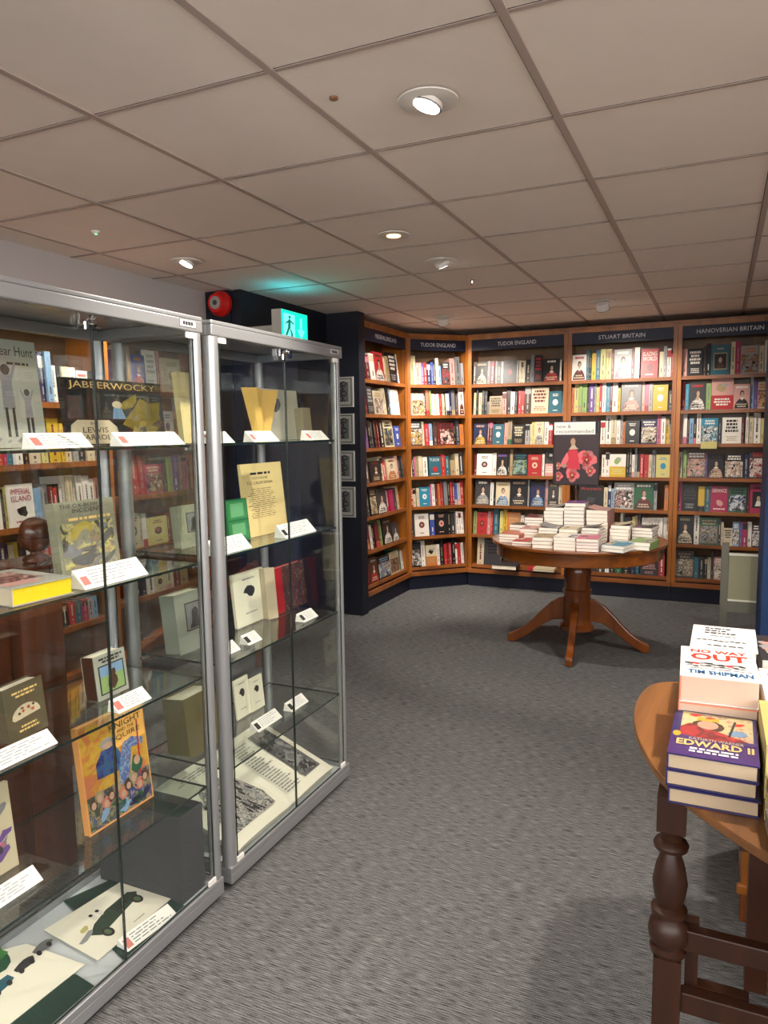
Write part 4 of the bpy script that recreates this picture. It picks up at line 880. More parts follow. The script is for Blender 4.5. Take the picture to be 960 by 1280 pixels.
def art_fan(b, F, w, h):
    b.lines(F, .2 * w, .76 * h, .85 * w, .9 * h, 2, GOLDI, random.Random(2), .5); pts = [(.2 * w, .36 * h)] + [((.5 + .36 * math.cos(a)) * w, (.4 + .22 * math.sin(a)) * h) for a in [i * math.pi / 9 for i in range(0, 10)]]
    b.poly(F, pts, bm('c')); r = random.Random(5)
    for i in range(9): b.ell(F, r.uniform(.3, .72) * w, r.uniform(.44, .56) * h, .04 * w, .025 * h, (bm('r'), bm('t'), bm('d'))[i % 3], .0008, 7, 0, .3, r)
    b.lines(F, .25 * w, .12 * h, .8 * w, .26 * h, 2, GOLDI, random.Random(4), .5)
def art_hound(b, F, w, h):
    b.lines(F, .14 * w, .8 * h, .9 * w, .94 * h, 2, INK, random.Random(2), .7); b.rect(F, .1 * w, .1 * h, .92 * w, .76 * h, INK); b.rect(F, .14 * w, .13 * h, .88 * w, .73 * h, bm('N'), .0007)
    b.rect(F, .14 * w, .5 * h, .88 * w, .73 * h, bm('l'), .0008); r = random.Random(6); b.ell(F, .5 * w, .34 * h, .16 * w, .17 * h, bm('d'), .001, 10, .5, .2, r); b.ell(F, .56 * w, .54 * h, .08 * w, .08 * h, bm('d'), .0011, 8, 0, .2, r)
def art_knight(b, F, w, h):
    O = mat('orange_sky', (226, 128, 58), .45); Y2 = mat('amber_glow', (236, 178, 88), .45); UB = mat('ultramarine_robe', (44, 74, 160), .5); HB = mat('horse_blue', (122, 140, 190), .5)
    b.rect(F, .02 * w, .3 * h, .98 * w, .98 * h, printed('oSoyoS', 9)); b.rect(F, .5 * w, .66 * h, .98 * w, .98 * h, Y2, .0006); UB = printed('bBbTb', 40); HB = printed('lGblG', 40)
    b.text(F, 'KNIGHT', .44 * w, .84 * h, .94 * w, .9 * h, INK, .0022); b.text(F, 'AND THE', .55 * w, .795 * h, .82 * w, .825 * h, INK, .0022); b.text(F, 'SQUIRE', .46 * w, .72 * h, .9 * w, .775 * h, INK, .0022)
    b.text(F, 'THE', .58 * w, .92 * h, .8 * w, .95 * h, INK, .0022)
    r = random.Random(3)
    b.poly(F, [(.2 * w, .46 * h), (.56 * w, .44 * h), (.6 * w, .56 * h), (.5 * w, .7 * h), (.3 * w, .7 * h), (.2 * w, .6 * h)], UB, .0008); b.ell(F, .4 * w, .75 * h, .11 * w, .05 * h, bm('G'), .001); b.ell(F, .4 * w, .73 * h, .07 * w, .035 * h, bm('f'), .0012)
    b.poly(F, [(.48 * w, .3 * h), (.66 * w, .3 * h), (.74 * w, .6 * h), (.92 * w, .58 * h), (.94 * w, .64 * h), (.76 * w, .7 * h), (.62 * w, .68 * h), (.54 * w, .5 * h)], HB, .001)
    b.poly(F, [(.82 * w, .3 * h), (.85 * w, .3 * h), (.88 * w, .84 * h), (.86 * w, .84 * h)], bm('r'), .0014)
    b.rect(F, .02 * w, .02 * h, .98 * w, .34 * h, printed('bdntBbt', 38), .0009)
    for i in range(10):
        x = .1 + .088 * i; y = .26 + .05 * math.sin(i * 2.1); b.ell(F, x * w, y * h, .065 * w, .06 * h, (bm('d'), bm('t'), bm('S'))[i % 3], .0016, 9, 0, .15, r); b.ell(F, x * w, (y - .01) * h, .035 * w, .035 * h, bm('f'), .0019)
    b.ell(F, .8 * w, .42 * h, .09 * w, .09 * h, bm('n'), .0016, 9, 0, .2, r); b.ell(F, .8 * w, .45 * h, .05 * w, .045 * h, bm('f'), .0019)
    for i in range(8): b.ell(F, r.uniform(.1, .9) * w, r.uniform(.05, .14) * h, .09 * w, .04 * h, (bm('l'), bm('B'), bm('n'))[i % 3], .0014, 8, r.random(), .3, r)
def art_violet(b, F, w, h):
    r = random.Random(9)
    for i in range(14): b.ell(F, r.uniform(.15, .85) * w, r.uniform(.2, .75) * h, .16 * w, .05 * h, (bm('K'), bm('v'), bm('p'), GINK)[i % 4], .0006 + i * .00004, 8, r.random(), .4, r)
stand_book(-30, 56, 500, 424, 1.42, -1.63, .02, SAGE, art_bear, 'tall grey-green bear hunt picture book at the left of the top glass shelf')
stand_book(84, 207, 520, 476, 1.42, -1.65, .015, mat('black_cloth', (30, 32, 30), .4), art_jab, 'wide black nonsense poem book with ochre beast on the top glass shelf')
stand_book(76, 150, 680, 624, 1.073, -1.57, .03, OLV, art_ox, 'olive western novel with cattle stampede cover on the second glass shelf')
stand_book(10, 66, 900, 850, .728, -1.49, .045, mat('olive_brown_cloth', (84, 76, 56), .6), art_fan, 'olive brown cloth book with a cream fan emblem, third glass shelf', rot=.12)
stand_book(122, 163, 850, 812, .728, -1.51, .045, SAGE, art_hound, 'small grey book with framed hound picture, leather spine, third glass shelf', spine=mat('brown_leather', (62, 36, 24), .4), rot=.05)
stand_book(107, 190, 950, 889, .385, -1.49, .02, mat('amber_cover', (214, 150, 84), .4), art_knight, 'bright orange and blue knight story book on the lowest glass shelf')
stand_book(-40, 21, 1040, 985, .385, -1.56, .012, bm('c'), art_violet, 'cream booklet with purple drawing at the left of the lowest glass shelf')
# a thick book lying flat with yellow page edges
lying_book('displayed_book', (-1.515, 1.19), 1.0738, .16, .225, .042, 1.50, mat('grey_jacket', (160, 160, 152), .4), mat('yellow_page_edges', (226, 196, 20), .7), 'thick grey book with yellow page edges lying flat on the second glass shelf', 'books in the glass cabinets', True,
           lambda b, F, w, h: (b.rect(F, .05 * w, .1 * h, .6 * w, .9 * h, bm('P')), b.rect(F, .1 * w, .3 * h, .8 * w, .85 * h, printed('PRdPGR', 20), .0006)), -1, parts=True, spine=mat('beige_spine', (196, 182, 156), .5))
LBLR = mat('label_red_mark', (206, 120, 110), .6)
def label_wedge(xl, xr, py, z, X=-1.398, label='', dark=False, rot=0.0):
    d, h = (.045, .036) if z > 1.2 else ((.05, .045) if z > 1 else (.04, .03))
    if z < 1: xl += 7; xr -= 2
    a = atX(xl, py, X).y; c = atX(xr, py, X).y
    w = c - a; R = Matrix.Rotation(rot, 3, 'Z'); r = R @ YV; n = R @ XV
    o = Vector((X, a, z + .0008)); b = MB()
    P = [o, o - n * d, o - n * (d * .85) + Z3 * h]
    b.prism(P, r * w, PAPER)
    up = (P[2] - P[0]); L = up.length; up = up.normalized(); nn = r.cross(up).normalized()
    F = (o, r, up, nn if nn.x > 0 else -nn)
    b.rect(F, .03 * w, .2 * L, .03 * w + .022, .2 * L + .026, INK if dark else LBLR, .0006)
    b.lines(F, .03 * w + .03, .14 * L, .95 * w, .9 * L, 5, mat('caption_ink', (150, 150, 156), .7), random.Random(int(xl)), .3, .0007, False)
    b.build('label_wedge', label=label, category='label', group='white caption wedges in the glass cabinets')
LW = [(45, 117, 562, 1.42, 'white caption wedge below the bear hunt book on the top shelf'), (154, 232, 556, 1.42, 'white caption wedge below the black poem book, right end of top shelf'),
      (106, 186, 722, 1.073, 'large white caption wedge below the olive western novel'), (-40, 76, 948, .728, 'white caption wedge below the cloth book with fan emblem'),
      (141, 192, 876, .728, 'white caption wedge below the framed hound book'), (-50, 57, 1110, .385, 'white caption wedge at the left end of the lowest shelf'), (127, 181, 1006, .385, 'white caption wedge below the orange knight book'),
      (262, 294, 549, 1.42, 'white caption wedge behind the cabinet post, farther cabinet top shelf'), (318, 350, 546, 1.42, 'white caption wedge before the cream drawing in the farther cabinet'), (388, 412, 545, 1.42, 'white caption wedge at the right end, farther cabinet top shelf'),
      (270, 316, 700, 1.073, 'white caption wedge below the green books in the farther cabinet'), (358, 396, 678, 1.073, 'white caption wedge right of the tan broadside'),
      (276, 303, 806, .728, 'white caption wedge by the post, third shelf of farther cabinet'), (304, 330, 794, .728, 'white caption wedge below the open cream book'), (373, 400, 769, .728, 'white caption wedge below the red and marbled book'),
      (316, 355, 896, .385, 'white caption wedge at the centre of the farther cabinet lowest shelf'), (358, 388, 876, .385, 'white caption wedge at the right of the farther cabinet lowest shelf')]
LX = {5: -1.45, 6: -1.49, 12: -1.44, 13: -1.44, 14: -1.42, 15: -1.465, 16: -1.455}
for k, (a, c, py, z, lab) in enumerate(LW): label_wedge(a, c, py, z, X=LX.get(k, -1.398), label=lab, dark=k > 10)

# the floor of the nearer cabinet: prints on green folders, slipcase
GRN = mat('bottle_green_board', (22, 52, 44), .5); RED2 = mat('emblem_red', (196, 60, 44), .5); ZT = .0592
def sheet(name, pts, z, t, m, artf, label, cat):
    P = [atz(px, py, z) for px, py in pts]; c = sum(P, Vector()) / 4
    b = MB(); b.prism(P[::-1], (0, 0, t), m)
    r = (P[2] - P[3]); u = (P[0] - P[3]); w, h = r.length, u.length
    if artf: artf(b, (P[3] + Z3 * t, r.normalized(), u.normalized(), Z3), w, h)
    n = b.build(name, origin=c, label=label, category=cat); return n
DGR = mat('racing_green_ink', (44, 62, 46), .6)
def art_car(b, F, w, h):
    r = random.Random(2)
    b.poly(F, [(.24 * w, .28 * h), (.8 * w, .42 * h), (.86 * w, .52 * h), (.8 * w, .62 * h), (.5 * w, .6 * h), (.3 * w, .52 * h), (.18 * w, .4 * h)], DGR)
    for x, y in ((.3, .26), (.78, .4)):
        b.ell(F, x * w, y * h, .055 * w, .1 * h, INK, .0007); b.ell(F, x * w, y * h, .03 * w, .06 * h, mat('wheel_green', (84, 104, 70), .6), .0009)
    for i in range(6): b.rect(F, (.54 + .035 * i) * w, .44 * h, (.552 + .035 * i) * w, .56 * h, INK, .0008)
    for x in (.36, .44): b.ell(F, x * w, .62 * h, .03 * w, .06 * h, bm('w'), .001); b.ell(F, x * w, .68 * h, .02 * w, .03 * h, bm('k'), .0012)
    b.ell(F, .14 * w, .42 * h, .08 * w, .05 * h, bm('G'), .0006, 9, .3, .4, r); b.ell(F, .2 * w, .56 * h, .05 * w, .04 * h, bm('Y'), .0006, 9, .3, .4, r); b.lines(F, .5 * w, .08 * h, .68 * w, .12 * h, 1, GINK, r, .4)
def art_car2(b, F, w, h):
    r = random.Random(4)
    for i in range(7): b.ell(F, r.uniform(.12, .4) * w, r.uniform(.62, .85) * h, .13 * w, .09 * h, (bm('n'), mat('leaf_green', (60, 130, 60), .6))[i % 2], .0006 + i * .00005, 9, r.random(), .3, r)
    for x, y in ((.25, .4), (.55, .45), (.8, .5)):
        b.ell(F, x * w, y * h, .13 * w, .06 * h, (bm('T'), bm('K'), bm('g'))[int(x * 3) % 3], .001, 10, .3, .2, r); b.ell(F, (x - .07) * w, (y - .05) * h, .03 * w, .035 * h, INK, .0013); b.ell(F, (x + .07) * w, (y - .03) * h, .03 * w, .035 * h, INK, .0013)
sheet('green_folder', [(80, 1128), (142, 1100), (240, 1138), (160, 1206)], ZT, .006, GRN, None, 'dark green board folder under the racing car print', 'folder')
sheet('car_print', [(55, 1163), (157, 1099), (217, 1121), (122, 1201)], ZT + .0066, .0015, mat('cream_sheet', (236, 230, 212), .7), art_car, 'cream print of a green racing car lying on the cabinet base', 'print')
sheet('green_folder', [(-60, 1245), (95, 1220), (126, 1240), (20, 1330)], ZT, .006, GRN, lambda b, F, w, h: (b.ell(F, .62 * w, .5 * h, .06 * w, .1 * h, RED2), b.ell(F, .64 * w, .5 * h, .025 * w, .05 * h, GRN, .0007)), 'dark green folder with a red emblem at the near end of the cabinet base', 'folder')
sheet('car_print', [(-60, 1205), (33, 1180), (106, 1206), (0, 1290)], ZT + .0066, .0015, mat('cream_sheet', (0, 0, 0)), art_car2, 'cream print of cars and green trees at the near end of the cabinet base', 'print')
b = MB(); w0 = atz(160, 1190, .068); w1 = atz(222, 1143, .068); r = (w1 - w0); n = Vector((r.y, -r.x, 0)).normalized()
P = [w0, w0 - n * .045, w0 - n * .04 + Z3 * .02]; b.prism(P, r, PAPER)
up = (P[2] - P[0]); F = (P[0], r.normalized(), up.normalized(), r.normalized().cross(up.normalized())); b.rect(F, .006, .006, .026, .034, LBLR, .0006); b.lines(F, .032, .006, r.length * .95, up.length * .9, 4, GINK, random.Random(3), .35, .0007, False)
b.build('label_wedge', label='white caption wedge lying on the green folder beside the racing car print', category='label', group='white caption wedges in the glass cabinets')
SLIP = mat('grey_slipcase_cloth', (62, 64, 68), .75, var=.08)
b = MB(); x0, x1, y0, y1, z0, z1 = -1.73, -1.405, 1.60, 1.705, .0595, .33
b.box((x0, y0, z0), (x1, y0 + .004, z1), SLIP); b.box((x0, y1 - .004, z0), (x1, y1, z1), SLIP); b.box((x0, y0 + .0042, z0), (x0 + .004, y1 - .0042, z1), SLIP); b.box((x1 - .004, y0 + .0042, z0), (x1, y1 - .0042, z1), SLIP); b.box((x0 + .0042, y0 + .0042, z0), (x1 - .0042, y1 - .0042, z0 + .004), SLIP)
sl = empty('slipcase', (-1.57, 1.65, z0), 'large grey cloth slipcase box standing at the far end of the cabinet base', 'box')
b.build('shell', sl); b = MB(); b.box((x0 + .0045, y0 + .0045, z0 + .0045), (x1 - .0045, y1 - .0045, z1 - .025), GRN); b.build('lining', sl)

# farther cabinet
PARCH = mat('parchment', (222, 200, 140), .7, var=.08); CRM = mat('cream_board', (222, 218, 196), .7, var=.05)
def curved_card(xl, xr, ytop, z, X, m, label):
    a = atX(xl, 530, X).y; c = atX(xr, 530, X).y; zt = atX((xl + xr) / 2, ytop, X).z; b = MB(); n = 10; pts = []
    for k in range(n + 1):
        t = k / n; pts.append((a + (c - a) * t, X + .035 * math.sin(t * math.pi * 2.1)))
    for k in range(n):
        (ya, xa), (yb, xb) = pts[k], pts[k + 1]; s = .34
        mid = (a + c) / 2
        q = [Vector((xa, mid + (ya - mid) * s, z + .001)), Vector((xb, mid + (yb - mid) * s, z + .001)), Vector((xb, yb, zt)), Vector((xa, ya, zt))]
        b.face(q, m); b.face([v - XV * .001 for v in q][::-1], m)
    return b.build('vellum_scroll', label=label, category='scroll', smooth=True)
curved_card(303, 346, 486, 1.42, -1.60, mat('golden_vellum', (226, 186, 96), .6, var=.15), 'golden curled vellum sheet standing on the farther cabinet top shelf')
def art_litho(b, F, w, h):
    b.ell(F, .42 * w, .7 * h, .14 * w, .16 * h, GINK, .0005, 10, 0, .2, random.Random(2)); b.ell(F, .42 * w, .68 * h, .07 * w, .1 * h, INK, .0008, 9, 0, .3, random.Random(3))
def art_voyage(b, F, w, h):
    b.lines(F, .08 * w, .84 * h, .82 * w, .88 * h, 1, INK, random.Random(1), .8); b.text(F, 'VOYAGE', .22 * w, .78 * h, .62 * w, .815 * h, INK); b.text(F, 'TO CALIFORNIA', .1 * w, .71 * h, .74 * w, .75 * h, INK)
    b.lines(F, .08 * w, .24 * h, .8 * w, .66 * h, 15, mat('brown_ink', (96, 70, 48), .7), random.Random(3), .28)
def art_green2(b, F, w, h):
    for a in ((.06, .52, .94, .96), (.06, .06, .94, .48)):
        b.rect(F, a[0] * w, a[1] * h, a[2] * w, a[3] * h, mat('leaf_panel_green', (56, 130, 78), .5)); b.rect(F, (a[0] + .14) * w, (a[1] + .06) * h, (a[2] - .14) * w, (a[3] - .06) * h, mat('jade_ink', (104, 168, 118), .5), .0007)
def art_plate(b, F, w, h):
    b.rect(F, .3 * w, .34 * h, .9 * w, .82 * h, INK); b.rect(F, .33 * w, .36 * h, .87 * w, .8 * h, GINK, .0006); b.ell(F, .6 * w, .6 * h, .12 * w, .12 * h, INK, .0009, 10, 0, .2, random.Random(1)); b.poly(F, [(.4 * w, .38 * h), (.82 * w, .38 * h), (.7 * w, .54 * h), (.5 * w, .54 * h)], INK, .0009)
def art_title(b, F, w, h):
    b.lines(F, .2 * w, .84 * h, .8 * w, .88 * h, 1, GINK, random.Random(1), .6); b.ell(F, .5 * w, .62 * h, .16 * w, .09 * h, INK, .0006, 10, 0, .35, random.Random(5)); b.lines(F, .3 * w, .2 * h, .7 * w, .24 * h, 1, GINK, random.Random(2), .5)
stand_book(322, 376, 520, 487, 1.42, -1.64, .008, CRM, art_litho, 'pale green-cream board with a small engraving, farther cabinet top shelf')
stand_book(381, 391, 530, 510, 1.42, -1.60, .06, bm('c'), None, 'narrow cream volume standing end-on, farther cabinet top shelf')
stand_book(229, 248, 510, 466, 1.42, -1.55, .02, PARCH, None, 'tan old volume at the left end, farther cabinet top shelf')
stand_book(309, 359, 630, 578, 1.073, -1.53, .012, PARCH, art_voyage, 'tall tan voyage broadside on the second shelf, farther cabinet')
stand_book(286, 313, 655, 623, 1.073, -1.52, .02, mat('emerald_cloth', (34, 104, 62), .4), art_green2, 'emerald green cloth book beside the tan broadside')
stand_book(226, 258, 660, 630, 1.073, -1.60, .03, mat('glassine_grey', (150, 150, 128), .4), art_plate, 'grey glassine wrapped volume at the left, farther cabinet second shelf')
stand_book(224, 262, 780, 737, .728, -1.58, .06, SAGE, art_plate, 'grey volume with a portrait plate, third shelf of the farther cabinet')
stand_book(296, 334, 750, 712, .728, -1.60, .012, CRM, art_title, 'open cream title page on the third shelf, farther cabinet')
stand_book(335, 344, 750, 708, .728, -1.57, .03, bm('c'), None, 'fore-edge of the open cream book, rough page edges', rot=-.3)
def art_marble(b, F, w, h):
    b.rect(F, .26 * w, 0, w, h, printed('kRddRtR', 60)); r = random.Random(2)
    for i in range(60): b.ell(F, r.uniform(.3, .96) * w, r.uniform(.03, .97) * h, .03 * w, .014 * h, (bm('k'), bm('d'), bm('R'))[i % 3], .0007, 7, r.random() * 3, .5, r)
stand_book(346, 384, 735, 704, .728, -1.58, .03, mat('scarlet_leather', (176, 28, 26), .35), art_marble, 'scarlet leather book with marbled board, third shelf of the farther cabinet')
stand_book(236, 275, 905, 862, .385, -1.55, .09, mat('brown_green_box', (112, 100, 58), .6, var=.1), None, 'brown-green cloth box volume on the lowest shelf, farther cabinet')
stand_book(296, 314, 870, 844, .385, -1.60, .006, CRM, art_title, 'left leaf of an open cream booklet, lowest shelf of farther cabinet', rot=.0)
stand_book(315, 331, 870, 842, .385, -1.595, .006, CRM, art_title, 'right leaf of an open cream booklet, lowest shelf of farther cabinet', rot=.0)
# large open art book on the base, resting on a sloping support
ab = empty('open_art_book', (-1.53, 2.2, ZT), 'very large open art book with engravings on the base of the farther cabinet', 'book')
zf, zk = .085, .235
def P3(px, py, z): return atz(px, py, z)
f0, f1, f2 = P3(320, 1073, zf), P3(378, 1014, zf), P3(419, 972, zf)
xb = -1.725; f0.x = f1.x = f2.x = -1.395
f0.y = 1.86; f2.y = 2.52; f1.y = 2.19
k0, k1, k2 = Vector((xb, 1.84, zk)), Vector((xb, 2.17, zk)), Vector((xb, 2.50, zk))
def page(a, c, d, e, m, name, artf):   # a near-front, c far-front, d far-back, e near-back
    r = (c - a); u = (e - a); n = r.normalized().cross(u.normalized()).normalized()
    if n.z < 0: n = -n
    b = MB(); N = 8
    for k in range(N):
        t0, t1 = k / N, (k + 1) / N
        cv = lambda t: .012 * math.sin(math.pi * (t if name == 'left_page' else 1 - t) ** .6)
        q = [a.lerp(c, t0) + n * cv(t0), a.lerp(c, t1) + n * cv(t1), e.lerp(d, t1) + n * cv(t1), e.lerp(d, t0) + n * cv(t0)]
        low = [a.lerp(c, t0) - n * .016, a.lerp(c, t1) - n * .016, e.lerp(d, t1) - n * .016, e.lerp(d, t0) - n * .016]
        b.hexa(low + q, m)
    # prints follow the gentle curve closely enough at this size
    artf(b, (a + n * .0135, r.normalized(), u.normalized(), n), r.length, u.length)
    b.build(name, ab)
def art_pl(b, F, w, h):
    r = random.Random(3)
    b.poly(F, [(.12 * w, .12 * h), (.86 * w, .12 * h), (.9 * w, .3 * h), (.8 * w, .62 * h), (.6 * w, .74 * h), (.3 * w, .7 * h), (.14 * w, .4 * h)], printed('kGKwgkG', 60))
    for i in range(46):
        x, y = r.uniform(.18, .82), r.uniform(.16, .66); b.ell(F, x * w, y * h, .05 * w, .016 * h, (INK, bm('G'), INK)[i % 3], .0008 + i * .00001, 8, 1.2 + x, .3, r)
    b.lines(F, .15 * w, .84 * h, .85 * w, .93 * h, 3, GINK, r, .3)
def art_pr(b, F, w, h):
    r = random.Random(5); b.rect(F, .5 * w, .12 * h, .86 * w, .9 * h, printed('kGKgkG', 50))
    for i in range(40): b.ell(F, r.uniform(.54, .82) * w, r.uniform(.16, .86) * h, .05 * w, .03 * h, (INK, INK, bm('g'), bm('G'))[i % 4], .0007 + i * .00001, 8, r.random() * 3, .35, r)
    b.ell(F, .68 * w, .4 * h, .1 * w, .08 * h, bm('G'), .0014); b.ell(F, .68 * w, .4 * h, .07 * w, .055 * h, bm('g'), .0016)
    b.lines(F, .1 * w, .1 * h, .42 * w, .88 * h, 22, GINK, r, .4, .0007, False)
BOOKP = mat('ivory_page', (236, 232, 214), .6)
page(f0, f1, k1, k0, BOOKP, 'left_page', art_pl); page(f1 + YV * .0005, f2, k2, k1 + YV * .0005, BOOKP, 'right_page', art_pr)
b = MB(); b.hexa([Vector((-1.42, 1.9, ZT)), Vector((-1.42, 2.48, ZT)), Vector((-1.70, 2.48, ZT)), Vector((-1.70, 1.9, ZT)), Vector((-1.42, 1.9, .072)), Vector((-1.42, 2.48, .072)), Vector((-1.70, 2.48, .196)), Vector((-1.70, 1.9, .196))], mat('acrylic_support', (190, 196, 198), .3)); b.build('support', ab)

# ---------------------------------------------------------------- staircase newel and panelling behind the nearer cabinet
nw = empty('newel_post', (-2.03, 1.63, 0), 'dark mahogany newel post with turned ball finial behind the nearer glass cabinet', 'newel post')
b = MB(); b.lathe([(r_ * .74, z_ * .78) for r_, z_ in [(.05, 0), (.058, .006), (.058, .016), (.045, .024), (.026, .032), (.026, .042), (.05, .056), (.066, .078), (.071, .094), (.071, .1), (.064, .103), (.066, .125), (.06, .15), (.046, .17), (.025, .182), (.004, .186)]], (-2.0, 1.665, 1.0466), MAHOG, 32); b.build('finial', nw, smooth=True)
b = MB(); b.box((-2.14, 1.55, 1.026), (-1.92, 1.76, 1.046), MAHOG); b.box((-2.125, 1.565, .99), (-1.935, 1.745, 1.0255), MAHOG); b.build('cap', nw, bevel=.006)
b = MB(); b.box((-2.11, 1.55, 0), (-1.95, 1.712, .9895), MAHOG); b.build('shaft', nw, bevel=.004)
pn = empty('stair_panelling', (-2.05, 1.1, 0), 'dark mahogany moulded panelling running left from the newel post', 'panelling')
b = MB(); b.box((-2.09, .2, 0), (-2.0, 1.549, .97), MAHOG); b.build('panel', pn)
for y in (.35, .75, 1.15, 1.43):
    q = MB(); q.box((-1.9995, y, .1), (-1.985, y + .06, .9), MAHOG); q.box((-1.9845, y + .015, .12), (-1.975, y + .045, .88), MAHOG); q.build('moulding', pn, bevel=.004)
b = MB(); b.box((-2.13, .2, .9705), (-1.96, 1.519, 1.0), MAHOG); b.build('top_rail', pn, bevel=.006)
b = MB(); a, c = Vector((-2.6, 2.2, .24)), Vector((-2.6, 3.75, .62))
b.hexa([a, a + Vector((.06, 0, 0)), c + Vector((.06, 0, 0)), c] + [v + Z3 * .05 for v in (a, a + Vector((.06, 0, 0)), c + Vector((.06, 0, 0)), c)], PEDW)
b.hexa([v - Z3 * .05 + Vector((.012, 0, 0)) for v in (a, a + Vector((.035, 0, 0)), c + Vector((.035, 0, 0)), c)] + [v - Z3 * .001 + Vector((.012, 0, 0)) for v in (a, a + Vector((.035, 0, 0)), c + Vector((.035, 0, 0)), c)], MAHOG)
hr = empty('handrail', (-2.57, 3.0, 0), 'sloping wooden handrail seen low through the nearer cabinet', 'handrail'); b.build('rail', hr)
for y in (2.23, 3.72):
    z = .24 + (y - 2.2) / 1.55 * .38 - .051; q = MB(); q.box((-2.588, y - .02, 0), (-2.553, y + .02, z), PEDW); q.build('baluster', hr)

# ---------------------------------------------------------------- framed panels, alarm, exit sign
FR = mat('pale_frame', (150, 150, 144), .5); FM = mat('grey_mount', (86, 88, 86), .6)
for k, (za, zb) in enumerate(((1.641, 1.87), (1.356, 1.59), (1.067, 1.303), (.784, 1.023))):
    xr_ = -2.572; xl_ = xr_ - .19; e = empty('picture_frame', ((xl_ + xr_) / 2, 5.09, za), '%s grey framed calligraphic print down the dark pier' % ORD[k] + ' beside the far cabinet', 'picture', 'framed prints on the dark pier')
    b = MB(); b.box((xl_, 5.08, za), (xr_, 5.0945, zb), FR); F = (Vector((xl_, 5.08, za)), XV, Z3, -YV); w, h = .19, zb - za; b.rect(F, .012, .012, w - .012, h - .012, INK); b.rect(F, .018, .018, w - .018, h - .018, FR, .0007); b.build('frame', e)
    b = MB(); F = (Vector((xl_, 5.0788, za)), XV, Z3, -YV); b.rect(F, .04, .04, w - .04, h - .04, FM, .0002); r = random.Random(k)
    for i in range(4):
        y = .055 + i * (h - .11) / 3.2; b.ell(F, w / 2 + (.012 if i % 2 else -.012), y + .01, .03, .02, INK, .0005, 12); b.ell(F, w / 2 + (.018 if i % 2 else -.018), y + .01, .016, .01, FM, .0007, 10); b.rect(F, w / 2 - .035, y - .012, w / 2 + .03, y - .004, INK, .0006)
    b.build('print', e)
al = empty('fire_alarm', (-2.93, 3.955, 2.2), 'red round fire alarm sounder high on the dark wall above the cabinets', 'alarm')
b = MB(); RD = mat('alarm_red', (196, 26, 20), .35); b.cyl((-2.93, 3.955, 2.272), (-2.93, 3.925, 2.272), .078, RD, 32); b.cyl((-2.93, 3.9248, 2.272), (-2.93, 3.885, 2.272), .074, RD, 32, .058); b.build('housing', al)
b = MB(); b.cyl((-2.93, 3.8848, 2.272), (-2.93, 3.88, 2.272), .04, mat('alarm_grey', (150, 146, 140), .5), 24); b.cyl((-2.93, 3.8798, 2.272), (-2.93, 3.877, 2.272), .016, mat('alarm_dark', (70, 60, 56), .5), 16); b.build('grille', al)
ex = empty('exit_sign', (-2.5, 3.75, 2.12), 'lit teal emergency exit sign with running man above the farther cabinet', 'sign')
XS = -2.45; p0 = atX(352, 400, XS); p1 = atX(384, 400, XS); zt = atX(352, 386, XS).z; y0, y1 = p0.y, p1.y; zb = zt - .19
b = MB(); b.box((XS - .07, y0 - .002, zb - .002), (XS - .001, y1 + .002, zt + .002), mat('sign_case', (170, 168, 160), .5)); b.build('case', ex)
b = MB(); b.box((-2.799, (y0 + y1) / 2 - .02, zb + .08), (XS - .0705, (y0 + y1) / 2 + .02, zb + .12), mat('sign_case', (0, 0, 0))); b.build('bracket', ex)
b = MB(); b.box((XS - .06, y0 + .01, zt + .0022), (XS - .012, y1 - .01, zt + .004), mat('sign_top_light', (16, 200, 214), .5, emit=9)); b.build('top_diffuser', ex)
EM = mat('sign_teal_light', (6, 205, 158), .5, emit=1.5); EM2 = mat('sign_pale_light', (110, 226, 214), .5, emit=1.1)
b = MB(); F = (Vector((XS - .0008, y0, zb)), YV, Z3, XV); w, h = y1 - y0, zt - zb; b.fbox(F, (0, 0, 0), (w, h, .0006), EM)
b.rect(F, .06 * w, .12 * h, .5 * w, .9 * h, EM2, .001); MAN = mat('sign_man_green', (8, 110, 90), .5, emit=.8)
b.ell(F, .3 * w, .8 * h, .04 * w, .05 * h, MAN, .0014)
for q in ([(.22, .42), (.32, .42), (.34, .72), (.26, .74)], [(.22, .44), (.3, .44), (.2, .2), (.13, .2)], [(.3, .42), (.36, .4), (.42, .26), (.4, .14), (.35, .14), (.34, .3)], [(.28, .72), (.3, .66), (.16, .56), (.14, .6)], [(.32, .7), (.34, .64), (.46, .58), (.47, .63)]):
    b.poly(F, [(x * w, y * h) for x, y in q], MAN, .0014)
for q in ([(.7, .84), (.78, .84), (.78, .3), (.7, .3)], [(.6, .44), (.74, .14), (.88, .44), (.82, .48), (.74, .3), (.66, .48)]): b.poly(F, [(x * w, y * h) for x, y in q], EM2, .0014)
b.build('lit_face', ex)

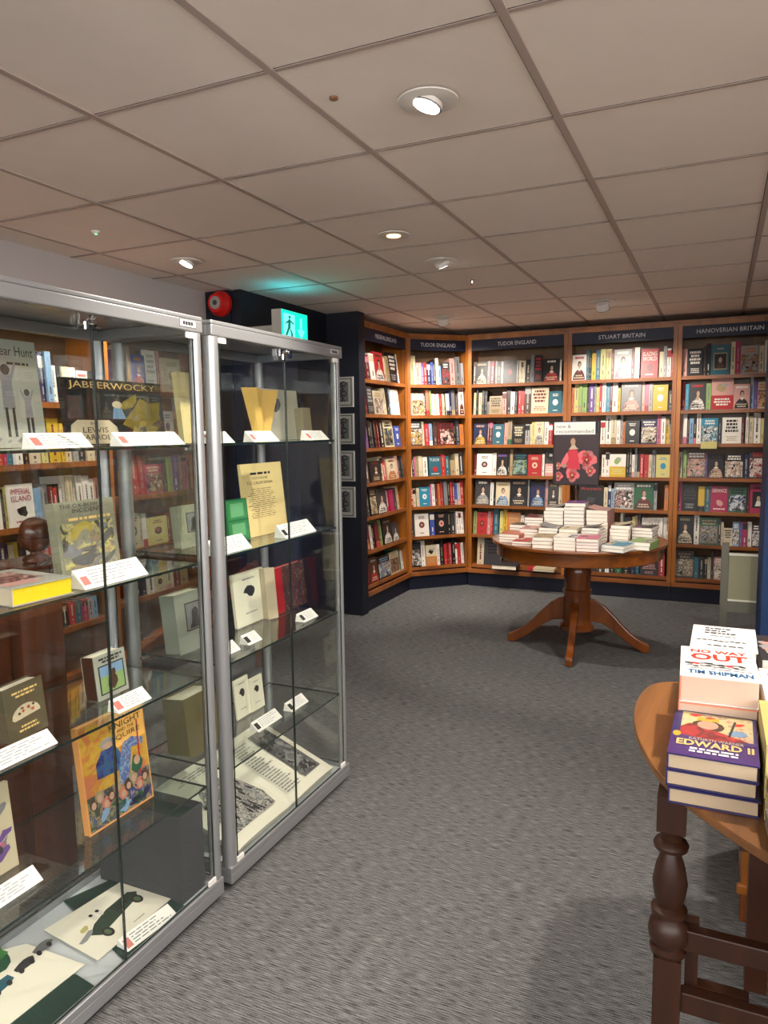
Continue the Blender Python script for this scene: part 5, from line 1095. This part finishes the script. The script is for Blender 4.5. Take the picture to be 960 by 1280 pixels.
# ---------------------------------------------------------------- ceiling fittings
LAMP = mat('lamp_face', (255, 246, 232), .4, emit=14); WM = mat('white_fitting', (214, 208, 200), .45)
NAMES = {0: 'bright tilted round downlight in the ceiling nearest the viewer', 1: 'tilted round downlight over the glass cabinets', 2: 'half-turned round downlight in the middle of the ceiling', 3: 'white drum spotlight in front of the Stuart Britain bay',
         4: 'white drum spotlight in front of the corner bookcase', 5: 'small recessed glowing lamp near the half-turned downlight', 6: 'added unseen drum spotlight by the blue pillar', 8: 'added unseen drum spotlight over the right side of the shop',
         9: 'white drum spotlight above the oval table', 10: 'added unseen drum spotlight behind the viewer on the right', 11: 'added unseen drum spotlight over the stair panelling', 12: 'added unseen drum spotlight before the right wall shelving, farther one', 13: 'added unseen drum spotlight before the right wall shelving, nearer one', 14: 'added unseen drum spotlight behind the viewer by the aisle', 15: 'added unseen drum spotlight in the rear right corner', 16: 'added unseen drum spotlight right of the viewer'}
for k, (x, y, ax, ay, az, pw, cone, kind) in enumerate(SPOTS):
    src = Vector((x, y, CEIL - .05)); aim = Vector((ax, ay, az)); d = (aim - src).normalized()
    root = None
    if kind != 'none':
        root = empty('ceiling_spotlight', (x, y, CEIL), NAMES[k], 'ceiling light', 'ceiling spotlights')
        R = {'tilt_left': .045, 'tilt_right': .045, 'recess': .036, 'drop': .05}[kind]
        b = MB(); b.lathe([(R + .034, -.0055), (R + .038, -.0042), (R + .038, -.0002)], (x, y, CEIL - .0045), WM, 36)
        b.build('trim_ring', root, smooth=True)
        if kind != 'recess':
            c0 = Vector((x, y, CEIL - .010)) - d * .0; e0 = c0 + d * (.045 if kind != 'drop' else .075)
            c0 = Vector((x, y, CEIL - .012)) if kind == 'drop' else Vector((x, y, CEIL - .006))
            e0 = c0 + d * (.05 if kind == 'drop' else .022 if kind == 'tilt_right' else .012)
            b = MB(); b.cyl(c0, e0, R * .95, WM, 32); b.cyl(e0 + d * .0004, e0 + d * .003, R * .97, mat('dark_ring', (60, 56, 54), .4), 32); b.build('lamp_head', root)
            b = MB(); b.cyl(e0 + d * .0034, e0 + d * .005, R * .84, LAMP, 28); b.build('lamp', root)
            src = e0 + d * .02
        else:
            b = MB(); b.cyl((x, y, CEIL - .0102), (x, y, CEIL - .0125), R * .9, mat('amber_lamp', (255, 190, 130), .4, emit=4), 24); b.build('lamp', root)
            src = Vector((x, y, CEIL - .03))
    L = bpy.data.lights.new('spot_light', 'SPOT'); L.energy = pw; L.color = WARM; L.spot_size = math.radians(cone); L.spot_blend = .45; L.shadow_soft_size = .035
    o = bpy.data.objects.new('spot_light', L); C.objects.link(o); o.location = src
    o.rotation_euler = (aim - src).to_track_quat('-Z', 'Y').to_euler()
b = MB(); b.lathe([(.014, -.012), (.02, -.004), (.022, 0)], (-2.575, 2.567, CEIL - .0002), WM, 20); b.lathe([(.006, -.002), (.006, 0)], (-2.575, 2.567, CEIL - .0124), mat('green_led', (110, 240, 140), .4, emit=2), 12)
b.build('ceiling_sensor', label='small ceiling sensor with green light above the nearer cabinet', category='sensor')
b = MB(); b.lathe([(.006, -.03), (.014, -.026), (.006, -.02), (.008, -.006), (.02, 0)], (-1.405, 4.402, CEIL - .0002), CHROME, 16)
b.build('sprinkler_head', label='small metal sprinkler head in the middle of the ceiling', category='sprinkler')
b = MB(); b.lathe([(.004, -.01), (.012, -.006), (.012, 0)], (-.99, 1.87, CEIL - .0002), mat('hook_brown', (120, 84, 60), .5), 12)
b.build('ceiling_hook', label='tiny brown hook on the ceiling grid left of the nearest downlight', category='hook')
